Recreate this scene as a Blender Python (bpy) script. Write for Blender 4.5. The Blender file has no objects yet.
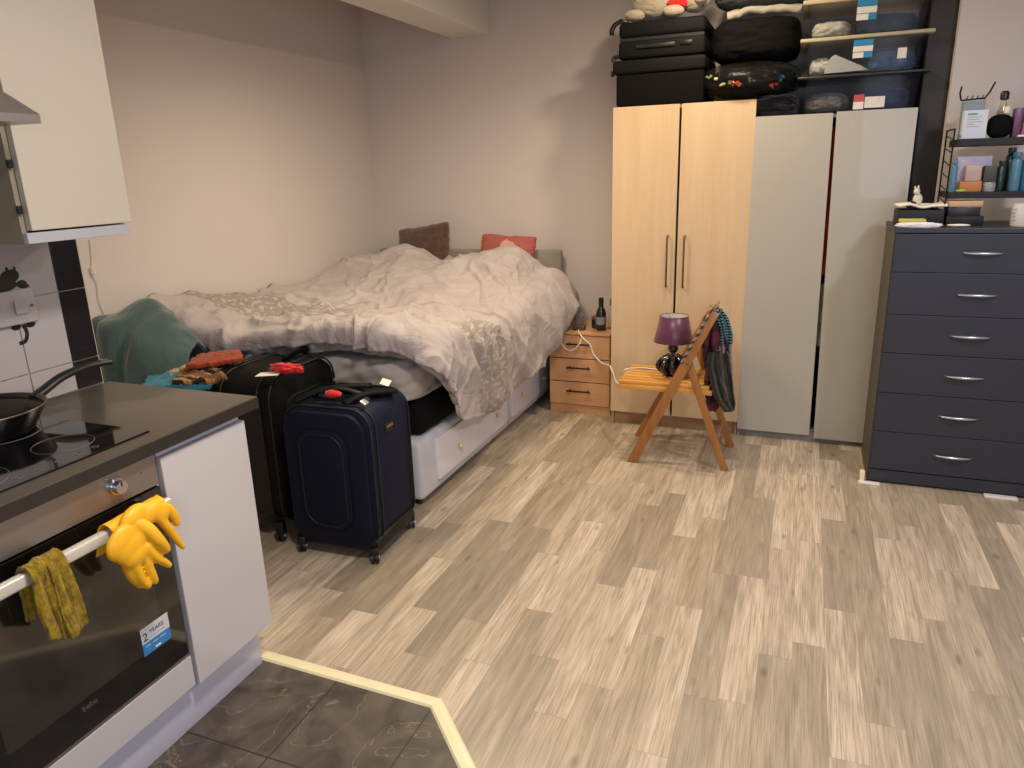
import bpy, bmesh, math, random
from mathutils import Vector, Matrix, noise
random.seed(7)
C = bpy.context.scene.collection
S = bpy.context.scene
PI = math.pi

# ------------------------------------------------------------------ camera
F, YAW, PITCH, ROLL, HC = 731.19, -0.38084, 0.284828, -0.030616, 1.55
cyw, syw, cp, sp = math.cos(YAW), math.sin(YAW), math.cos(PITCH), math.sin(PITCH)
fwd = Vector((syw*cp, cyw*cp, -sp)); r0 = Vector((cyw, -syw, 0)); u0 = r0.cross(fwd)
rgt = r0*math.cos(ROLL) + u0*math.sin(ROLL); upv = -r0*math.sin(ROLL) + u0*math.cos(ROLL)
cd = bpy.data.cameras.new('camera'); cam = bpy.data.objects.new('camera', cd); C.objects.link(cam)
cd.sensor_width = 36; cd.lens = F/1024*36; cd.clip_start = 0.02
M = Matrix((rgt, upv, -fwd)).transposed().to_4x4(); M.translation = (0, 0, HC)
cam.matrix_world = M; S.camera = cam
def _ray(px, py): return rgt*((px-512)/F) - upv*((py-384)/F) + fwd
def ax(px, py, X): d = _ray(px, py); t = X/d.x; return Vector((X, d.y*t, HC+d.z*t))
def ay(px, py, Y): d = _ray(px, py); t = Y/d.y; return Vector((d.x*t, Y, HC+d.z*t))
def az(px, py, Z): d = _ray(px, py); t = (Z-HC)/d.z; return Vector((d.x*t, d.y*t, Z))

# ------------------------------------------------------------------ world, lights, exposure
w = bpy.data.worlds.new('world'); S.world = w; w.use_nodes = True
w.node_tree.nodes['Background'].inputs[0].default_value = (0.55, 0.62, 0.8, 1)
w.node_tree.nodes['Background'].inputs[1].default_value = 0.06
def area(name, loc, target, size, power, col, shape='DISK', spread=PI):
    l = bpy.data.lights.new(name, 'AREA'); l.shape = shape; l.size = size; l.energy = power; l.color = col; l.spread = spread
    if shape == 'RECTANGLE': l.size_y = size*0.8
    o = bpy.data.objects.new(name, l); C.objects.link(o); o.location = loc
    o.rotation_euler = (Vector(target)-Vector(loc)).to_track_quat('-Z', 'Y').to_euler(); return o
sl = bpy.data.lights.new('lamp_over_bed', 'SPOT'); sl.energy = 88; sl.color = (1.0, .82, .57); sl.spot_size = math.radians(172); sl.spot_blend = 1.0; sl.shadow_soft_size = .22
so = bpy.data.objects.new('lamp_over_bed', sl); C.objects.link(so); so.location = (-1.60, 3.30, 2.37)
area('lamp_by_wardrobe', (-.50, 3.78, 2.62), (-.55, 3.70, 0), 0.12, 17, (1.0, 0.80, 0.52))
area('lamp_over_floor', (1.15, 2.35, 2.44), (1.15, 2.4, 0), 0.22, 25, (0.93, 0.93, 1.0))
area('lamp_over_kitchen', (-0.55, 1.2, 2.38), (-0.5, 1.25, 0), 0.3, 31, (1.0, 0.88, 0.76))
area('window_daylight', (1.2, -1.5, 1.6), (0.2, 3, 0.9), 1.3, 25, (0.78, 0.86, 1.0), 'RECTANGLE')
S.view_settings.view_transform = 'Standard'; S.view_settings.look = 'None'
S.view_settings.exposure = 0.27; S.view_settings.gamma = 1; S.view_settings.use_curve_mapping = False

# ------------------------------------------------------------------ helpers
def lin(c):
    if isinstance(c, str): c = [int(c[i:i+2], 16) for i in (1, 3, 5)]
    return tuple((v/255/12.92 if v/255 <= .04045 else ((v/255+.055)/1.055)**2.4) for v in c) + (1.0,)
def newmat(name):
    m = bpy.data.materials.new(name); m.use_nodes = True
    return m, m.node_tree, m.node_tree.nodes['Principled BSDF']
def nd(nt, t, **kw):
    n = nt.nodes.new(t)
    for k, v in kw.items():
        if k.startswith('i_'):
            k = k[2:]; k = int(k) if k.isdigit() else k.replace('_', ' ')
            if hasattr(v, 'is_output') or isinstance(v, bpy.types.NodeSocket): nt.links.new(v, n.inputs[k])
            else: n.inputs[k].default_value = v
        else: setattr(n, k, v)
    return n
def math_(nt, op, a, b=0.0, c=None):
    n = nt.nodes.new('ShaderNodeMath'); n.operation = op
    for i, v in enumerate((a, b) if c is None else (a, b, c)):
        if isinstance(v, bpy.types.NodeSocket): nt.links.new(v, n.inputs[i])
        else: n.inputs[i].default_value = v
    return n.outputs[0]
def mixc(nt, fac, a, b, mode='MIX'):
    n = nt.nodes.new('ShaderNodeMix'); n.data_type = 'RGBA'; n.blend_type = mode
    for i, v in ((0, fac), (6, a), (7, b)):
        if isinstance(v, bpy.types.NodeSocket): nt.links.new(v, n.inputs[i])
        else: n.inputs[i].default_value = v
    return n.outputs[2]
def bump(nt, p, h, strength=.3, dist=.01):
    b = nd(nt, 'ShaderNodeBump', i_Height=h); b.inputs['Strength'].default_value = strength; b.inputs['Distance'].default_value = dist
    nt.links.new(b.outputs[0], p.inputs['Normal'])
def vary(nt, c, amt, scale, detail=3, stretch=None):
    tc = nd(nt, 'ShaderNodeTexCoord').outputs['Object']
    if stretch: tc = nd(nt, 'ShaderNodeVectorMath', operation='MULTIPLY', i_0=tc, i_1=stretch).outputs[0]
    n = nd(nt, 'ShaderNodeTexNoise', i_Vector=tc, i_Scale=scale, i_Detail=detail)
    d = tuple(max(0, v*(1-amt)) for v in c[:3])+(1,); l = tuple(min(1, v*(1+amt)) for v in c[:3])+(1,)
    f = math_(nt, 'MULTIPLY_ADD', n.outputs[0], 2.2, -.6)
    f = nd(nt, 'ShaderNodeClamp', i_0=f).outputs[0]
    return mixc(nt, f, d, l), n.outputs[0]
def mat(name, c, rough=.5, metal=0, amt=.06, scale=8, b=0, bs=None, stretch=None, coat=0, sheen=0, trans=0, emis=None):
    m, nt, p = newmat(name); c = lin(c)
    col, nz = vary(nt, c, amt, scale, stretch=stretch)
    nt.links.new(col, p.inputs['Base Color']); p.inputs['Roughness'].default_value = rough; p.inputs['Metallic'].default_value = metal
    if coat: p.inputs['Coat Weight'].default_value = coat
    if sheen: p.inputs['Sheen Weight'].default_value = sheen
    if trans: p.inputs['Transmission Weight'].default_value = trans
    if b:
        if bs:
            tc = nd(nt, 'ShaderNodeTexCoord').outputs['Object']
            nz = nd(nt, 'ShaderNodeTexNoise', i_Vector=tc, i_Scale=bs, i_Detail=4).outputs[0]
        bump(nt, p, nz, b, .004)
    return m
def wood(name, c, c2, axis=2, scale=1.0, rough=.45, contrast=1.0):
    m, nt, p = newmat(name)
    st = [14*scale]*3; st[axis] = .9*scale
    tc = nd(nt, 'ShaderNodeTexCoord').outputs['Object']
    v = nd(nt, 'ShaderNodeVectorMath', operation='MULTIPLY', i_0=tc, i_1=tuple(st)).outputs[0]
    n = nd(nt, 'ShaderNodeTexNoise', i_Vector=v, i_Scale=1.6, i_Detail=6, i_Distortion=.6)
    st2 = [90*scale]*3; st2[axis] = 3*scale
    v2 = nd(nt, 'ShaderNodeVectorMath', operation='MULTIPLY', i_0=tc, i_1=tuple(st2)).outputs[0]
    n2 = nd(nt, 'ShaderNodeTexNoise', i_Vector=v2, i_Scale=1.5, i_Detail=3)
    f = math_(nt, 'MULTIPLY_ADD', n.outputs[0], 1.8*contrast, .5-.9*contrast); f = math_(nt, 'ADD', f, math_(nt, 'MULTIPLY_ADD', n2.outputs[0], .5, -.25))
    f = nd(nt, 'ShaderNodeClamp', i_0=f).outputs[0]
    nt.links.new(mixc(nt, f, lin(c2), lin(c)), p.inputs['Base Color']); p.inputs['Roughness'].default_value = rough
    bump(nt, p, n2.outputs[0], .05, .002); return m
def fabric(name, c, rough=.9, weave=500, b=.25, amt=.12, scale=12, sheen=.2):
    m, nt, p = newmat(name)
    col, nz = vary(nt, lin(c), amt, scale)
    tc = nd(nt, 'ShaderNodeTexCoord').outputs['Object']
    n2 = nd(nt, 'ShaderNodeTexNoise', i_Vector=tc, i_Scale=weave, i_Detail=2)
    nt.links.new(col, p.inputs['Base Color']); p.inputs['Roughness'].default_value = rough; p.inputs['Sheen Weight'].default_value = sheen; p.inputs['Specular IOR Level'].default_value = .15
    bump(nt, p, n2.outputs[0], b, .002); return m
def striped(name, c1, c2, axis, freq, rough=.85, c3=None):
    m, nt, p = newmat(name)
    tc = nd(nt, 'ShaderNodeTexCoord').outputs['Object']
    sx = nd(nt, 'ShaderNodeSeparateXYZ', i_0=tc).outputs[axis]
    nz = nd(nt, 'ShaderNodeTexNoise', i_Vector=tc, i_Scale=14).outputs[0]
    s = math_(nt, 'SINE', math_(nt, 'ADD', math_(nt, 'MULTIPLY', sx, freq), math_(nt, 'MULTIPLY', nz, 4)))
    f = math_(nt, 'GREATER_THAN', s, 0.1)
    col = mixc(nt, f, lin(c1), lin(c2))
    if c3:
        s2 = math_(nt, 'SINE', math_(nt, 'MULTIPLY', sx, freq*.37)); col = mixc(nt, math_(nt, 'GREATER_THAN', s2, .5), col, lin(c3))
    nt.links.new(col, p.inputs['Base Color']); p.inputs['Roughness'].default_value = rough; return m
def clear_plastic(name, tint, fac=.25, rough=.12, body=None):
    m = bpy.data.materials.new(name); m.use_nodes = True; nt = m.node_tree; nt.nodes.clear()
    out = nt.nodes.new('ShaderNodeOutputMaterial')
    t = nd(nt, 'ShaderNodeBsdfTransparent'); t.inputs[0].default_value = lin(tint)
    p = nt.nodes.new('ShaderNodeBsdfPrincipled'); p.inputs['Base Color'].default_value = lin(body or tint); p.inputs['Roughness'].default_value = rough
    nz = nd(nt, 'ShaderNodeTexNoise', i_Scale=20.0, i_Detail=2)
    f = math_(nt, 'MULTIPLY_ADD', nz.outputs[0], .1, fac-.05)
    mx = nt.nodes.new('ShaderNodeMixShader'); nt.links.new(f, mx.inputs[0]); nt.links.new(t.outputs[0], mx.inputs[1]); nt.links.new(p.outputs[0], mx.inputs[2])
    nt.links.new(mx.outputs[0], out.inputs[0]); return m

ORG = {}
def mesh_obj(name, bm, m, parent=None, smooth=False, label=None):
    """bm is in world coordinates; link it as one object, relative to its thing's origin."""
    off = ORG.get(parent.name, Vector((0, 0, 0))) if parent else Vector((0, 0, 0))
    if parent: bmesh.ops.translate(bm, vec=-off, verts=bm.verts)
    me = bpy.data.meshes.new(name); bm.to_mesh(me); bm.free()
    ms = m if isinstance(m, (list, tuple)) else [m]
    for q in ms: me.materials.append(q)
    if smooth:
        for f in me.polygons: f.use_smooth = True
        if smooth == 'auto':
            for e in me.edges: pass
            try: me.set_sharp_from_angle(angle=math.radians(38))
            except Exception: pass
    o = bpy.data.objects.new(name, me); C.objects.link(o)
    if parent: o.parent = parent; ORG[o.name] = off
    if label: o['label'] = label
    return o
def thing(name, label, cat, loc, group=None):
    o = bpy.data.objects.new(name, None); C.objects.link(o); o.location = loc; o.empty_display_size = .05
    ORG[o.name] = Vector(loc); o['label'] = label; o['category'] = cat
    if group: o['group'] = group
    return o
def tag(o, label, cat, group=None, kind=None):
    o['label'] = label; o['category'] = cat
    if group: o['group'] = group
    if kind: o['kind'] = kind
    return o
def solo(name, bm, m, label, cat, group=None, smooth='auto', kind=None):
    """a thing that is one mesh: origin at its base centre"""
    xs = [v.co for v in bm.verts]; lo = Vector((min(c.x for c in xs), min(c.y for c in xs), min(c.z for c in xs))); hi = Vector((max(c.x for c in xs), max(c.y for c in xs), max(c.z for c in xs)))
    org = Vector(((lo.x+hi.x)/2, (lo.y+hi.y)/2, lo.z)); bmesh.ops.translate(bm, vec=-org, verts=bm.verts)
    o = mesh_obj(name, bm, m, None, smooth); o.location = org; ORG[o.name] = org
    return tag(o, label, cat, group, kind)
def struct(name, bm, m, label=None, smooth=False):
    o = mesh_obj(name, bm, m, None, smooth); o['kind'] = 'structure'; o['label'] = label or name; return o
def copy_tree(o, delta, label, group=None):
    r = o.copy(); C.objects.link(r); r.location = o.location + Vector(delta); r['label'] = label
    if group: r['group'] = group
    for ch in list(o.children):
        c = ch.copy(); C.objects.link(c); c.parent = r
        for g in ch.children:
            d = g.copy(); C.objects.link(d); d.parent = c
    return r

def B(): return bmesh.new()
def box(bm, x0, x1, y0, y1, z0, z1, bev=0.0, seg=2, mi=0, mtx=None):
    r = bmesh.ops.create_cube(bm, size=1); vs = r['verts']
    for v in vs: v.co = Vector(((x0+x1)/2+v.co.x*(x1-x0), (y0+y1)/2+v.co.y*(y1-y0), (z0+z1)/2+v.co.z*(z1-z0)))
    es = list({e for v in vs for e in v.link_edges}); fs = list({f for v in vs for f in v.link_faces})
    for f in fs: f.material_index = mi
    if bev:
        rr = bmesh.ops.bevel(bm, geom=es, offset=bev, segments=seg, profile=.5, affect='EDGES', clamp_overlap=True)
        vs = list({v for f in rr['faces'] for v in f.verts} | {v for v in vs if v.is_valid})
        for f in rr['faces']: f.material_index = mi
    if mtx is not None: bmesh.ops.transform(bm, matrix=mtx, verts=vs)
    return vs
def bx(*a, **k): bm = B(); box(bm, *a, **k); return bm
def rot_about(c, ang, axis='Z'):
    return Matrix.Translation(c) @ Matrix.Rotation(ang, 4, axis) @ Matrix.Translation(-Vector(c))
def beam(bm, p, q, wx, wy, side=Vector((0, 1, 0)), bev=0.002):
    p, q = Vector(p), Vector(q); d = (q-p); L = d.length; d.normalize()
    s = (side - d*side.dot(d)).normalized(); t = d.cross(s)
    m = Matrix((t, s, d)).transposed().to_4x4(); m.translation = (p+q)/2
    return box(bm, -wx/2, wx/2, -wy/2, wy/2, -L/2, L/2, bev=bev, mtx=m)
def cat_pts(pts, n):
    pts = [Vector(p) for p in pts]; out = []
    for i in range(len(pts)-1):
        p0 = pts[max(i-1, 0)]; p1 = pts[i]; p2 = pts[i+1]; p3 = pts[min(i+2, len(pts)-1)]
        for k in range(n):
            t = k/n
            out.append(.5*((2*p1)+(p2-p0)*t+(2*p0-5*p1+4*p2-p3)*t*t+(3*p1-p0-3*p2+p3)*t**3))
    out.append(pts[-1]); return out
def tube(bm, pts, r, n=8, closed=False, smooth_n=0, flat=1.0, mi=0):
    if smooth_n: pts = cat_pts(list(pts)+([pts[0]] if closed else []), smooth_n); pts = pts[:-1] if closed else pts
    pts = [Vector(p) for p in pts]; N = len(pts); rings = []
    up = None
    for i, p in enumerate(pts):
        a = pts[(i-1) % N] if (closed or i) else p; b = pts[(i+1) % N] if (closed or i < N-1) else p
        d = (b-a).normalized()
        if up is None: up = Vector((0, 0, 1)) if abs(d.z) < .9 else Vector((1, 0, 0))
        s = d.cross(up).normalized(); up = s.cross(d).normalized()
        rr = r[i] if isinstance(r, (list, tuple)) and len(r) == N else (r if not isinstance(r, (list, tuple)) else r[0]+(r[-1]-r[0])*i/max(1, N-1))
        rings.append([bm.verts.new(p+s*math.cos(2*PI*k/n)*rr+up*math.sin(2*PI*k/n)*rr*flat) for k in range(n)])
    for i in range(N if closed else N-1):
        A, D = rings[i], rings[(i+1) % N]
        for k in range(n):
            f = bm.faces.new((A[k], A[(k+1) % n], D[(k+1) % n], D[k])); f.material_index = mi
    if not closed:
        bm.faces.new(list(reversed(rings[0]))).material_index = mi; bm.faces.new(rings[-1]).material_index = mi
    return bm
def lathe(bm, prof, c, n=32, mi=0, caps=True):
    c = Vector(c); rings = []
    for r, z in prof:
        rings.append([bm.verts.new(c+Vector((math.cos(2*PI*k/n)*r, math.sin(2*PI*k/n)*r, z))) for k in range(n)])
    for A, D in zip(rings, rings[1:]):
        for k in range(n): bm.faces.new((A[k], A[(k+1) % n], D[(k+1) % n], D[k])).material_index = mi
    if caps:
        bm.faces.new(list(reversed(rings[0]))).material_index = mi; bm.faces.new(rings[-1]).material_index = mi
    return bm
def cyl(bm, c, r, h, n=24, bev=0): return lathe(bm, [(r-bev, 0), (r, bev), (r, h-bev), (r-bev, h)] if bev else [(r, 0), (r, h)], c, n)
def cyl_axis(bm, p, q, r, n=20): return tube(bm, [p, q], r, n)
def cr(p0, p1, p2, p3, t): return .5*((2*p1)+(p2-p0)*t+(2*p0-5*p1+4*p2-p3)*t*t+(3*p1-p0-3*p2+p3)*t**3)
def drape(ctrl, nu, nv, thick=.006, amp=.0, freq=6.0, seed=0, aniso=(1, 1), ridge=False, amp2=0, f2=40, edge=0.0):
    """a cloth surface through a grid of control points, creased with noise, given thickness; uv kept"""
    R, Q = len(ctrl), len(ctrl[0]); G = [[Vector(p) for p in row] for row in ctrl]
    def row(i, v):
        j = min(int(v*(Q-1)), Q-2); t = v*(Q-1)-j; r = G[i]
        return cr(r[max(j-1, 0)], r[j], r[j+1], r[min(j+2, Q-1)], t)
    P = []
    cols = [[row(i, b/nv) for i in range(R)] for b in range(nv+1)]
    for a in range(nu+1):
        u = a/nu; i = min(int(u*(R-1)), R-2); t = u*(R-1)-i
        P.append([cr(cb[max(i-1, 0)], cb[i], cb[i+1], cb[min(i+2, R-1)], t) for cb in cols])
    Nn = [[None]*(nv+1) for _ in range(nu+1)]
    for a in range(nu+1):
        for b in range(nv+1):
            du = P[min(a+1, nu)][b]-P[max(a-1, 0)][b]; dv = P[a][min(b+1, nv)]-P[a][max(b-1, 0)]
            n = du.cross(dv); Nn[a][b] = n.normalized() if n.length > 1e-9 else Vector((0, 0, 1))
    bm = B(); uvl = bm.loops.layers.uv.new('UVMap')
    top, bot = [], []
    for a in range(nu+1):
        ra, rb = [], []
        for b in range(nv+1):
            u, v = a/nu, b/nv; n = Nn[a][b]; d = 0
            if amp:
                q = Vector((u*freq*aniso[0]+seed, v*freq*aniso[1], seed*.7))
                q += Vector((noise.noise(q*.6+Vector((5, 1, 2))), noise.noise(q*.6+Vector((1, 9, 4))), 0))*.8
                x = noise.noise(q)
                x = (1-abs(x)*2.4)*.5 if ridge else x
                d += amp*x
            if amp2:
                q2 = Vector((u*f2*aniso[0], v*f2*aniso[1], seed+3.3)); x2 = noise.noise(q2)
                d += amp2*((1-abs(x2)*2.2)*.5 if ridge else x2)
            if edge and min(u, v, 1-u, 1-v) < .03: d += edge*noise.noise(Vector((u*25, v*25, seed)))
            p = P[a][b]+n*d
            ra.append(bm.verts.new(p)); rb.append(bm.verts.new(p-n*thick))
        top.append(ra); bot.append(rb)
    def face(vs, uvs):
        f = bm.faces.new(vs)
        for l, q in zip(f.loops, uvs): l[uvl].uv = q
        f.smooth = True
    for a in range(nu):
        for b in range(nv):
            U = [(a/nu, b/nv), ((a+1)/nu, b/nv), ((a+1)/nu, (b+1)/nv), (a/nu, (b+1)/nv)]
            face((top[a][b], top[a+1][b], top[a+1][b+1], top[a][b+1]), U)
            face((bot[a][b+1], bot[a+1][b+1], bot[a+1][b], bot[a][b]), U[::-1])
    for a in range(nu):
        for b in (0, nv):
            q = (top[a][b], top[a+1][b], bot[a+1][b], bot[a][b]); q = q if b else q[::-1]
            face(q, [(a/nu, b/nv)]*4)
    for b in range(nv):
        for a in (0, nu):
            q = (top[a][b], top[a][b+1], bot[a][b+1], bot[a][b]); q = q[::-1] if a else q
            face(q, [(a/nu, b/nv)]*4)
    return bm
def lump(c, s, seed=0, amp=.15, freq=3, power=2.0, sub=5, rz=0):
    """a soft crumpled volume: superellipsoid with folds"""
    bm = B(); bmesh.ops.create_icosphere(bm, subdivisions=sub, radius=1)
    c = Vector(c); R = Matrix.Rotation(rz, 3, 'Z')
    for v in bm.verts:
        d = v.co.normalized(); k = (abs(d.x)**power+abs(d.y)**power+abs(d.z)**power)**(-1/power)
        q = Vector((d.x*freq*s[0]/max(s), d.y*freq*s[1]/max(s), d.z*freq))+Vector((seed*3.1, seed, 0))
        n = noise.noise(q+Vector((noise.noise(q*1.3), noise.noise(q*1.7), 0)))
        k *= 1+amp*((1-abs(n)*2.5)*.5)
        p = Vector((d.x*k*s[0], d.y*k*s[1], d.z*k*s[2])); v.co = c+R@p
    return bm
def text_obj(name, body, size, m, parent, origin, xdir, ydir, align='LEFT', extr=.0004):
    cu = bpy.data.curves.new(name, 'FONT'); cu.body = body; cu.size = size; cu.extrude = extr; cu.align_x = align; cu.resolution_u = 3
    o = bpy.data.objects.new(name+'_curve', cu); C.objects.link(o)
    bpy.context.view_layer.update()
    me = bpy.data.meshes.new_from_object(o.evaluated_get(bpy.context.evaluated_depsgraph_get())); bpy.data.objects.remove(o)
    me.materials.clear(); me.materials.append(m)
    x = Vector(xdir).normalized(); y = Vector(ydir).normalized(); z = x.cross(y)
    mm = Matrix((x, y, z)).transposed().to_4x4(); off = ORG.get(parent.name, Vector((0, 0, 0))) if parent else Vector((0, 0, 0))
    mm.translation = Vector(origin)-off; me.transform(mm); o = bpy.data.objects.new(name, me); C.objects.link(o); o.parent = parent; return o

# ------------------------------------------------------------------ materials of the room
def plaster(name, c):
    m, nt, p = newmat(name)
    tc = nd(nt, 'ShaderNodeTexCoord').outputs['Object']
    n = nd(nt, 'ShaderNodeTexNoise', i_Vector=tc, i_Scale=1.3, i_Detail=5)
    n2 = nd(nt, 'ShaderNodeTexNoise', i_Vector=tc, i_Scale=90.0, i_Detail=3)
    c = lin(c); d = tuple(v*.95 for v in c[:3])+(1,)
    nt.links.new(mixc(nt, n.outputs[0], d, c), p.inputs['Base Color']); p.inputs['Roughness'].default_value = .75
    bump(nt, p, n2.outputs[0], .08, .003); return m
M_wall = plaster('wall_paint', '#cbc2bf'); M_ceil = plaster('ceiling_paint', '#d8d4cf')
def laminate():
    m, nt, p = newmat('laminate_planks'); W, L = .1015, .74
    pos = nd(nt, 'ShaderNodeNewGeometry').outputs['Position']; s = nd(nt, 'ShaderNodeSeparateXYZ', i_0=pos)
    fx = math_(nt, 'DIVIDE', math_(nt, 'SUBTRACT', s.outputs[0], .067-W*40), W); row = math_(nt, 'FLOOR', fx)
    rn = nd(nt, 'ShaderNodeTexWhiteNoise', noise_dimensions='1D', i_W=row).outputs[0]
    fy = math_(nt, 'ADD', math_(nt, 'DIVIDE', s.outputs[1], L), math_(nt, 'MULTIPLY', rn, 13)); col = math_(nt, 'FLOOR', fy)
    cv = nd(nt, 'ShaderNodeCombineXYZ', i_0=row, i_1=col).outputs[0]
    rnd = nd(nt, 'ShaderNodeTexWhiteNoise', noise_dimensions='2D', i_Vector=cv)
    # grain: each board shifts its own noise
    off = nd(nt, 'ShaderNodeVectorMath', operation='MULTIPLY', i_0=rnd.outputs[1], i_1=(30, 30, 30)).outputs[0]
    g1 = nd(nt, 'ShaderNodeVectorMath', operation='MULTIPLY_ADD', i_0=pos, i_1=(26, 2.2, 1), i_2=off).outputs[0]
    n1 = nd(nt, 'ShaderNodeTexNoise', i_Vector=g1, i_Scale=1.0, i_Detail=5, i_Distortion=1.2).outputs[0]
    g2 = nd(nt, 'ShaderNodeVectorMath', operation='MULTIPLY_ADD', i_0=pos, i_1=(300, 7, 1), i_2=off).outputs[0]
    n2 = nd(nt, 'ShaderNodeTexNoise', i_Vector=g2, i_Scale=1.0, i_Detail=3, i_Distortion=.4).outputs[0]
    g3 = nd(nt, 'ShaderNodeVectorMath', operation='MULTIPLY_ADD', i_0=pos, i_1=(9, 3.6, 1), i_2=off).outputs[0]
    kn = nd(nt, 'ShaderNodeTexVoronoi', i_Vector=g3, i_Scale=1.0).outputs[0]
    knot = nd(nt, 'ShaderNodeMapRange', i_0=kn, i_1=.03, i_2=.13, i_3=1.0, i_4=0.0).outputs[0]
    cr_ = nd(nt, 'ShaderNodeValToRGB', i_0=rnd.outputs[0]); e = cr_.color_ramp.elements
    e[0].position = 0; e[0].color = lin('#a09382'); e[1].position = 1; e[1].color = lin('#d8c7b1')
    x = cr_.color_ramp.elements.new(.3); x.color = lin('#b2a38e')
    x = cr_.color_ramp.elements.new(.62); x.color = lin('#c7b6a1')
    c = mixc(nt, math_(nt, 'MULTIPLY', nd(nt, 'ShaderNodeClamp', i_0=math_(nt, 'MULTIPLY_ADD', n1, 3.2, -1.15)).outputs[0], .5), cr_.outputs[0], lin('#6e6353'))
    c = mixc(nt, math_(nt, 'MULTIPLY', nd(nt, 'ShaderNodeClamp', i_0=math_(nt, 'MULTIPLY_ADD', n2, 4.0, -1.75)).outputs[0], .55), c, lin('#6e6353'))
    c = mixc(nt, math_(nt, 'MULTIPLY', knot, .6), c, lin('#5d4c3e'))
    ex = math_(nt, 'ABSOLUTE', math_(nt, 'SUBTRACT', math_(nt, 'FRACT', fx), .5)); ey = math_(nt, 'ABSOLUTE', math_(nt, 'SUBTRACT', math_(nt, 'FRACT', fy), .5))
    ln = math_(nt, 'MAXIMUM', math_(nt, 'GREATER_THAN', ex, .488), math_(nt, 'GREATER_THAN', ey, .4975))
    c = mixc(nt, math_(nt, 'MULTIPLY', ln, .3), c, lin('#7b6a5a'))
    nt.links.new(c, p.inputs['Base Color']); p.inputs['Roughness'].default_value = .38
    bump(nt, p, n2, .06, .002); return m
def slate():
    m, nt, p = newmat('slate_floor_tile')
    pos = nd(nt, 'ShaderNodeNewGeometry').outputs['Position']; s = nd(nt, 'ShaderNodeSeparateXYZ', i_0=pos)
    fx = math_(nt, 'DIVIDE', math_(nt, 'ADD', s.outputs[0], .934+.341*20), .341); fy = math_(nt, 'DIVIDE', math_(nt, 'ADD', s.outputs[1], -1.279+.60*20), .60)
    n = nd(nt, 'ShaderNodeTexNoise', i_Vector=pos, i_Scale=7.0, i_Detail=8, i_Distortion=.8).outputs[0]
    c = mixc(nt, nd(nt, 'ShaderNodeClamp', i_0=math_(nt, 'MULTIPLY_ADD', n, 2.6, -.8)).outputs[0], lin('#302a26'), lin('#615850'))
    n4 = nd(nt, 'ShaderNodeTexNoise', i_Vector=pos, i_Scale=2.4, i_Detail=4, i_Distortion=2.5).outputs[0]
    vein = nd(nt, 'ShaderNodeMapRange', i_0=math_(nt, 'ABSOLUTE', math_(nt, 'SUBTRACT', n4, .5)), i_1=.0, i_2=.006, i_3=.5, i_4=0.0).outputs[0]
    c = mixc(nt, vein, c, lin('#a08c76'))
    ex = math_(nt, 'ABSOLUTE', math_(nt, 'SUBTRACT', math_(nt, 'FRACT', fx), .5)); ey = math_(nt, 'ABSOLUTE', math_(nt, 'SUBTRACT', math_(nt, 'FRACT', fy), .5))
    ln = math_(nt, 'MAXIMUM', math_(nt, 'GREATER_THAN', ex, .4925), math_(nt, 'GREATER_THAN', ey, .4955))
    c = mixc(nt, ln, c, lin('#2a211c'))
    nt.links.new(c, p.inputs['Base Color']); p.inputs['Roughness'].default_value = .5
    h = math_(nt, 'SUBTRACT', n, math_(nt, 'MULTIPLY', ln, 1.0)); bump(nt, p, h, .3, .004); return m

# ------------------------------------------------------------------ the setting
XW, YB, XR, YR, ZC = -2.99, 4.84, 2.4, -1.6, 2.70
struct('floor', bx(XW, XR, YR, YB, -.06, 0), laminate(), 'pale oak laminate plank floor')
struct('wall_left', bx(XW-.1, XW, YR, YB+.1, 0, ZC), M_wall, 'off white painted wall beside the bed')
struct('wall_back', bx(XW, XR+.1, YB, YB+.1, 0, ZC), M_wall, 'off white painted wall behind the bed')
struct('wall_kitchen', bx(XW, -2.13, YR, 1.672, 0, ZC), M_wall, 'off white wall behind the kitchen units')
struct('wall_breast', bx(.60, XR, 4.27, YB, 0, ZC), M_wall, 'off white wall behind the grey dresser')
struct('wall_right', bx(XR, XR+.1, YR, YB, 0, ZC), M_wall, 'off white wall at the right, out of view')
bm = B(); box(bm, XW, .55, YR-.1, YR, 0, ZC); box(bm, 1.85, XR, YR-.1, YR, 0, ZC); box(bm, .55, 1.85, YR-.1, YR, 0, .95); box(bm, .55, 1.85, YR-.1, YR, 2.2, ZC)
struct('wall_rear', bm, M_wall, 'wall behind the viewer with a window opening')
struct('ceiling', bx(XW-.1, XR+.1, YR-.1, YB+.1, ZC, ZC+.1), M_ceil, 'white ceiling')
struct('trim_1', bx(-2.30, -2.02, YR, YB, 2.405, ZC, bev=.004), M_ceil, 'boxed beam under the ceiling over the bed')
M_upright = mat('dark_upright', '#2a2625', .6, amt=.1, scale=3)
struct('trim_2', bx(.482, .60, 4.33, YB, 0, ZC, bev=.006), M_upright, 'dark upright strip beside the white wardrobe')  # dark strip filling the gap between white wardrobe and wall
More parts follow.
